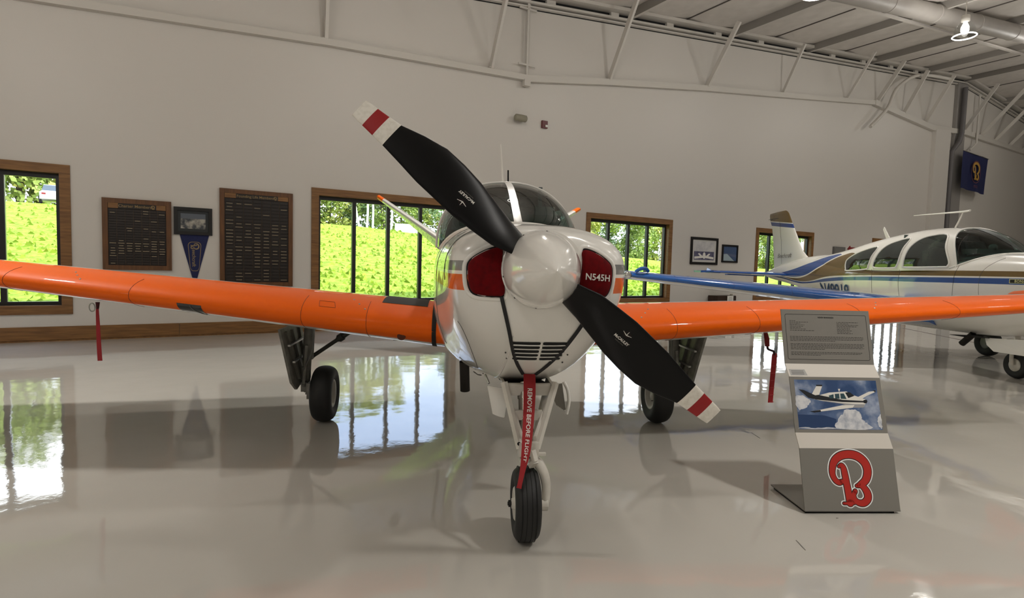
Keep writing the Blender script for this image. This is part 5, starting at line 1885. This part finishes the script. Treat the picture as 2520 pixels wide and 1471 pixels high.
# wings
BLUEP = pm('wing_blue', '#0f57a6', .2, coat=.9)
for sg in (-1, 1):
    def bp(X, a, off=0.0):
        k = max(0, X - .5) / 4.6
        ch = 2.13 - 1.06 * (X / 5.1)
        return (sg * X, 1.25 + .22 * k + a[0] * ch, .765 + .084 * X + (a[2] * .35 + a[1] * (.15 - .02 * k)) * ch - a[0] * ch * .03)
    X = [.46, .8, 1.3, 2.0, 2.8, 3.6, 4.4, 4.95, 5.1]
    n = len(AF)
    m = MB()
    vs = [bp(x, a) for x in X for a in AF]
    m.v = vs
    for j in range(len(X) - 1):
        for i in range(n):
            k = (i + 1) % n
            t = max(AF[i][0], AF[k][0])
            up_ = AF[i][1] >= 0 and AF[k][1] >= 0
            f = (j * n + i, j * n + k, (j + 1) * n + k, (j + 1) * n + i)
            m.f.append(f if sg < 0 else f[::-1])
            m.mi.append(0 if (up_ and t < .25) or (not up_ and t < .022) else 1)
            m.sm.append(True)
    m.fan([bp(5.1, a) for a in AF], 0)
    w_ = m.build('wing', [BLUEP, WINGW], B, (0, 0, BZ), label='blue edged wing with white underside')
    tipc = V(bp(5.13, AF[0]))
    MB().lathe([(.0, -.06), (.05, -.05), (.06, .0), (.06, .07), (.03, .10)], tipc + V((sg * .02, .03, .0)), (0, 1, 0), 18, cap1=True).build('wing_tip_light', CHROME, w_)
    MB().tube(smooth_pts([tuple(tipc + V((-sg * .10, .02, .05))), tuple(tipc + V((-sg * .16, .0, .10))), tuple(tipc + V((-sg * .26, .05, .11))), tuple(tipc + V((-sg * .32, .12, .07)))], 5), .028, 10).build('tip_fairing', BLUEP, w_)
    for x in (1.6, 2.6, 3.5, 4.4):
        P = [bp(x, a) for a in AF if a[0] < .14 and a[1] >= 0][::-1] + [bp(x, a) for a in AF[::-1] if a[0] < .03 and a[1] < 0]
        MB().tube(P, .0025, 5).build('skin_seam', pm('blue_seam', '#0d3564', .5), w_)
    # belly fairing at the wing root, blue lower edge
    MB().slab([(sg * .28, 1.30, .53), (sg * .52, 1.2, .60), (sg * .50, 2.2, .58), (sg * .30, 2.3, .49)], (0, 0, .05)).build('root_fillet', BLUEP, w_)
# gear
R = .185
m = MB()
tyre(m, (0, .22, R), R, .135, rim=.5)
nt2 = m.build('nose_tyre', RUBBER, B)
MB().lathe([(.09, -.05), (.08, -.06), (.02, -.05), (0, -.06)], (0, .22, R), (1, 0, 0), 24).lathe([(.09, .05), (.08, .06), (.02, .05), (0, .06)], (0, .22, R), (1, 0, 0), 24).build('nose_hub', NW, nt2)
MB().tube([(0, .30, .75), (0, .22, .42)], .032, 12).tube(smooth_pts([(0, .22, .42), (.09, .22, .40), (.10, .22, .28), (.09, .22, R)], 5), .025, 10).tube(smooth_pts([(0, .22, .42), (-.09, .22, .40), (-.10, .22, .28), (-.09, .22, R)], 5), .025, 10).build('nose_strut', NW, B)
for sg in (-1, 1):
    MB().slab([(sg * .16, -.5, .60), (sg * .16, .58, .51), (sg * .20, .50, .42), (sg * .22, .36, .345), (sg * .22, -.30, .36)], (sg * .012, 0, 0)).build('nose_gear_door', WHITE, B)
MB().lathe([(.045, 0), (.045, .24), (.04, .24), (.04, .05)], (-.22, .72, .55), (-.06, .55, -.55), 16).lathe([(0, .1), (.04, .1)], (-.22, .72, .55), (-.06, .55, -.55), 16).build('exhaust_pipe', pm('sooty_steel', '#2c2825'), B)
MB().tube([(-.18, .86, .44), (-.18, .93, .36)], .006, 6).build('drain_tube', GREY, B)
MB().slab([(-.30, .55, .545), (-.16, .50, .515), (-.16, .95, .48), (-.30, 1.05, .50)], (0, 0, -.006)).build('exhaust_recess', DARK, B)
for sg in (-1, 1):
    m = MB()
    tyre(m, (sg * 1.46, 2.30, .235), .235, .17, rim=.46)
    mt = m.build('main_tyre', RUBBER, B)
    MB().lathe([(.115, -.045), (.10, -.06), (.03, -.03), (0, -.05)], (sg * 1.46, 2.30, .235), (sg, 0, 0), 24).build('wheel_hub', GREY, mt)
    MB().tube([(sg * 1.58, 2.30, .84), (sg * 1.6, 2.30, .26)], .035, 10).bar((sg * 1.6, 2.30, .26), (sg * 1.48, 2.30, .24), .04, .04).build('main_gear_leg', GEARGREY, B)
# antennas, spinner, propeller
MB().tube([(0, 1.50, 2.05), (0, 1.36, 2.30), (0, 1.32, 2.385)], [.03, .022, .016], 10, flat=.5).tube([(0, 1.20, 2.385), (0, 1.32, 2.38), (0, 1.9, 2.395), (0, 2.35, 2.405)], [.022, .02, .011, .007], 10, flat=.6).build('comm_antenna', OFFWHITE, B, (0, 0, BZ - .065))
MB().slab([(-.008, 2.84, 1.93), (-.008, 2.95, 1.93), (-.008, 3.09, 2.17), (-.008, 3.07, 2.22)], (.016, 0, 0)).build('blade_antenna', OFFWHITE, B, (0, 0, BZ - .03))
MB().lathe([(.175, 0)] + [(.175 * (1 - (i / 14) ** 1.75) ** .8, -.38 * i / 14) for i in range(15)], (0, -1.06, 1.275), (0, 1, 0), 32).build('spinner', WHITE, B, (0, 0, BZ))
for a in (.5, .5 + PI):
    er = V((math.cos(a), 0, math.sin(a)))
    et = V((-math.sin(a), 0, math.cos(a)))
    m = MB()
    rings = []
    for r, w_, th in ((.1, .05, .035), (.3, .075, .022), (.6, .09, .014), (.9, .065, .009), (1.03, .045, .005)):
        c = V((0, -1.14, 1.275)) + er * r
        rings.append([c + et * w_ * math.cos(k * PI / 6) + V((0, th * math.sin(k * PI / 6) + .3 * w_ * math.cos(k * PI / 6), 0)) for k in range(12)])
    m.loft(rings).build('propeller_blade', BLACK, B, (0, 0, BZ))
# ------------------------------------------------------------------ outside: grassy bank, road, trees, car
def crest(s):
    return interp([(-60, 3.9), (-9, 3.38), (-6, 3.36), (5, 3.25), (12, 3.0), (18, 2.6), (25, 2.15), (31, 1.85), (44, 1.5), (90, 1.35)], s)[0]
def gz(s, d):
    """ground height d metres outside the wall"""
    k = min(max((d - 1.0) / 19.0, 0), 1)
    base = -.12 + (crest(s) + .12) * (k * k * (3 - 2 * k) * .45 + k * .55)
    if d > 20:
        base += min(d - 20, 6) * -.02
        f = min(max((-3 - s) / 2.5, 0), 1)
        base += f * (min(d - 20, 32) * .061 + min(d - 20, 6) * .02)
    return base + .05 * math.sin(s * .9 + d * .7) * min(d / 6, 1)
def ground_mat():
    m = pm('sunlit_grass', (.31, .42, .05), .9, spec=.1)
    n, l = m.node_tree.nodes, m.node_tree.links
    b = n['Principled BSDF']
    tc = n.new('ShaderNodeTexCoord')
    t = n.new('ShaderNodeTexNoise')
    t.inputs['Scale'].default_value = 4.5
    t.inputs['Detail'].default_value = 9
    t.inputs['Roughness'].default_value = .72
    l.new(tc.outputs['Object'], t.inputs['Vector'])
    r = n.new('ShaderNodeValToRGB')
    e = r.color_ramp.elements
    e[0].position, e[0].color = .36, (.18, .28, .025, 1)
    e[1].position, e[1].color = .66, (.42, .54, .08, 1)
    x = e.new(.5)
    x.color = (.31, .43, .045, 1)
    l.new(t.outputs['Fac'], r.inputs[0])
    l.new(r.outputs[0], b.inputs['Base Color'])
    bp = n.new('ShaderNodeBump')
    bp.inputs['Strength'].default_value = .8
    bp.inputs['Distance'].default_value = .08
    l.new(t.outputs['Fac'], bp.inputs['Height'])
    l.new(bp.outputs[0], b.inputs['Normal'])
    return m
m = MB()
ss = [-60 + 1.5 * i for i in range(101)]
dd_ = [.25, 1, 2, 3, 4, 5, 6, 7, 8, 9, 10, 11, 12, 13, 14, 15, 16, 17, 18, 19, 20, 21, 22, 24, 27, 31, 36, 40, 44, 48, 52, 56, 62, 70]
vs = [W(s, -d, gz(s, d)) for d in dd_ for s in ss]
k = len(ss)
m.add(vs, [(j * k + i, j * k + i + 1, (j + 1) * k + i + 1, (j + 1) * k + i) for j in range(len(dd_) - 1) for i in range(k - 1)], 0, True)
GR = m.build('ground', ground_mat())
GR['kind'] = 'structure'
GR['label'] = 'bright sunlit grass bank rising outside the windows'
# pale road along the top of the bank
m = MB()
vs = []
rs_ = [-60 + i for i in range(54)]
for s in rs_:
    for d in (46.0, 53.0):
        vs.append(W(s, -d, gz(s, d) + .06))
m.add(vs, [(2 * i, 2 * i + 2, 2 * i + 3, 2 * i + 1) for i in range(len(rs_) - 1)])
rd = m.build('road', pm('pale_gravel', '#b7b2a6', .9))
rd['kind'] = 'structure'
rd['label'] = 'pale gravel road along the top of the grass bank'
# grass tufts so that the bank is not a bare sheet
m = MB()
for i in range(9000):
    s, d = random.uniform(-9, 24), random.triangular(1.0, 21, 5)
    c = W(s, -d, gz(s, d) - .02)
    a = random.uniform(0, PI)
    L, h = random.uniform(.05, .13), random.uniform(.05, .14)
    x, y = math.cos(a) * L, math.sin(a) * L
    lx, ly = random.uniform(-.05, .05), random.uniform(-.05, .05)
    m.add([c + V((-x, -y, 0)), c + V((x, y, 0)), c + V((lx, ly, h))], [(0, 1, 2)], random.randrange(2))
g = m.build('grass_tufts', [pm('grass_blade_light', (.40, .52, .06), .8, spec=.1), pm('grass_blade_dark', (.24, .35, .035), .8, spec=.1)])
tag(g, 'loose tufts of bright grass on the bank outside', 'grass', kind='stuff')

def leaf_mat(name, c1, c2):
    m = pm(name, c1, .6, spec=.25)
    n, l = m.node_tree.nodes, m.node_tree.links
    b = n['Principled BSDF']
    g = n.new('ShaderNodeNewGeometry')
    r = n.new('ShaderNodeMixRGB')
    r.inputs['Color1'].default_value = lin(c1)
    r.inputs['Color2'].default_value = lin(c2)
    l.new(g.outputs['Random Per Island'], r.inputs['Fac'])
    l.new(r.outputs[0], b.inputs['Base Color'])
    b.inputs['Transmission Weight'].default_value = 0
    return m
LEAF = [leaf_mat('leaf_mid', (.16, .24, .045), (.42, .50, .12)), leaf_mat('leaf_yellow', (.28, .32, .05), (.62, .62, .16)), leaf_mat('leaf_cool', (.10, .17, .06), (.34, .44, .20))]
BARK = pm('bark_brown', '#5d5146', .9)
BIRCH = pm('bark_birch', '#d9d5cc', .8, noise=(8, '#8c877f', .55, .7))
def crown_mesh(k):
    m = MB()
    rnd = random.Random(30 + k)
    for blob in range(26):
        a, h = rnd.uniform(0, 2 * PI), rnd.uniform(0.06, .95)
        R = (.42 - .30 * abs(h - .42)) * rnd.uniform(.5, 1.0)
        c = V((math.cos(a) * R, math.sin(a) * R, h))
        br = rnd.uniform(.11, .19)
        for i in range(120):
            d = V((rnd.gauss(0, 1), rnd.gauss(0, 1), rnd.gauss(0, 1))).normalized()
            p = c + d * br * rnd.uniform(.65, 1.0)
            nrm = (d + V((rnd.gauss(0, .5), rnd.gauss(0, .5), rnd.gauss(0, .5)))).normalized()
            e = nrm.orthogonal().normalized() * rnd.uniform(.016, .032)
            f = nrm.cross(e) * .65
            m.add([p - e, p + f, p + e, p - f], [(0, 1, 2, 3)])
    return m.mesh('crown', LEAF[k % 3])
CROWN = [crown_mesh(k) for k in range(4)]
trunk_me = MB().tube([(0, 0, -.5), (.02, 0, .2), (-.01, .02, .5), (.02, -.01, .8)], [.032, .026, .018, .008], 8).mesh('trunk', BARK)
birch_me = MB().tube([(0, 0, -.3), (.008, 0, .3), (.0, .01, .7), (.01, 0, 1)], [.012, .011, .008, .004], 8).mesh('trunk', BIRCH)
kinds = ['leafy mid green tree', 'yellow green leafy tree', 'cool green dense tree']
places = [(-30, 58, 12), (-25, 60, 13), (-20.5, 57.5, 12), (-16.5, 59, 13), (-13, 57, 12), (-9.0, 59, 12.5), (-5, 57, 11), (-3.2, 25.5, 3.6)]
s_ = -.6
while s_ < 64 and len(places) < 40:
    places.append((s_, 24.3 + 1.6 * ((len(places) * 7) % 3) / 2, 3.2 + .9 * ((len(places) * 5) % 4) / 3 + max(0, s_ - 18) * .035))
    s_ += 1.55 + max(0, s_ - 8) * .018
def ordinal(n):
    a = 'first second third fourth fifth sixth seventh eighth ninth tenth eleventh twelfth thirteenth fourteenth fifteenth sixteenth seventeenth eighteenth nineteenth'.split()
    if n < 20:
        return a[n - 1]
    t = {2: 'twent', 3: 'thirt', 4: 'fort'}[n // 10]
    return t + 'ieth' if n % 10 == 0 else t + 'y-' + a[n % 10 - 1]
for i, (s, d, h) in enumerate(places):
    k = i % 4
    T = thing('tree', '%s, %s from the left in the row beyond the grass bank' % (kinds[k % 3], ordinal(i + 1)), 'tree', W(s, -d, gz(s, d) - .1), random.uniform(0, 6), 'trees beyond the grass bank')
    sc = h * random.uniform(.92, 1.06)
    wd_ = max(sc * 1.05, 4.3)
    inst(CROWN[k], 'crown', T, (0, 0, .0), (0, 0, 0), (wd_, wd_, sc))
    inst(trunk_me, 'trunk', T, (0, 0, 0), (0, 0, 0), (sc, sc, sc))
for i, (s, d, lean) in enumerate(((7.85, 21.0, -.22), (8.25, 21.0, .02), (8.62, 21.1, .0), (9.75, 21.2, .03))):
    T = thing('birch_tree', '%s slim pale birch trunk at the top of the bank, counted from the left' % ['first', 'second', 'third', 'fourth'][i], 'tree', W(s, -d, gz(s, d) - .1), WY, 'pale birches on the bank')
    inst(birch_me, 'trunk', T, (0, 0, 0), (0, lean, 0), (6, 6, 4.2))
    inst(CROWN[1], 'crown', T, (lean * 4, 0, 2.6), (0, 0, i), (2.2, 2.2, 2.0))
# pale sign board and parked car
SG = thing('notice_board', 'pale board on two posts at the top of the grass bank', 'sign', W(10.75, -20.6, gz(10.75, 20.6)), WY)
MB().span((-.95, -.03, .0), (.95, .03, .55)).build('board', OFFWHITE, SG)
for x in (-.8, .8):
    MB().span((x - .05, .031, -.1), (x + .05, .1, .5)).build('post', GREY, SG)
CAR = thing('car', 'white parked car on the road above the grass bank', 'car', W(-9.45, -49.0, gz(-9.45, 49) + .06), WY + PI / 2 + .12)
def car_sec(x, w, z0, z1, z2):
    return [(x, -w, z0), (x, -w, z1), (x, -w * .82, z2), (x, w * .82, z2), (x, w, z1), (x, w, z0)]
CARW = pm('car_white', '#dfe0e0', .25, coat=.8)
rings = [car_sec(-2.1, .75, .45, .8, .86), car_sec(-2.0, .86, .28, .82, .95), car_sec(-1.2, .9, .25, .88, .98), car_sec(0, .9, .25, .88, .98), car_sec(1.2, .9, .25, .85, .95), car_sec(2.0, .86, .28, .70, .80), car_sec(2.12, .7, .4, .62, .68)]
MB().loft(rings, 0, True, True, False).build('body', CARW, CAR)
cab = [[(-1.75, -.74, .93), (-1.75, .74, .93), (-1.35, .60, 1.44), (-1.35, -.60, 1.44)], [(.95, -.78, .93), (.95, .78, .93), (.25, .62, 1.47), (.25, -.62, 1.47)]]
MB().loft([[(-1.78, -.74, .92), (-1.78, .74, .92), (-1.78, .72, .94), (-1.78, -.72, .94)], [(-1.3, -.78, .92), (-1.3, .78, .92), (-1.3, .60, 1.44), (-1.3, -.60, 1.44)], [(.2, -.80, .92), (.2, .80, .92), (.2, .62, 1.47), (.2, -.62, 1.47)], [(.98, -.76, .90), (.98, .76, .90), (.98, .74, .92), (.98, -.74, .92)]], 0, True, True, False).build('cabin_glass', pm('car_glass', '#4d565c', .08), CAR)
MB().span((-1.25, -.60, 1.42), (.2, .60, 1.48)).build('roof', CARW, CAR)
for x in (-1.3, 1.3):
    for y in (-.84, .84):
        MB().lathe([(0, -.09), (.28, -.09), (.31, -.05), (.31, .05), (.28, .09), (0, .09)], (x, y, .31), (0, 1, 0), 18).build('wheel', RUBBER, CAR)
for y in (-.6, .6):
    MB().box((-2.08, y, .70), (.06, .26, .14)).build('tail_light', pm('tail_red', '#8a1a1a', .3), CAR)
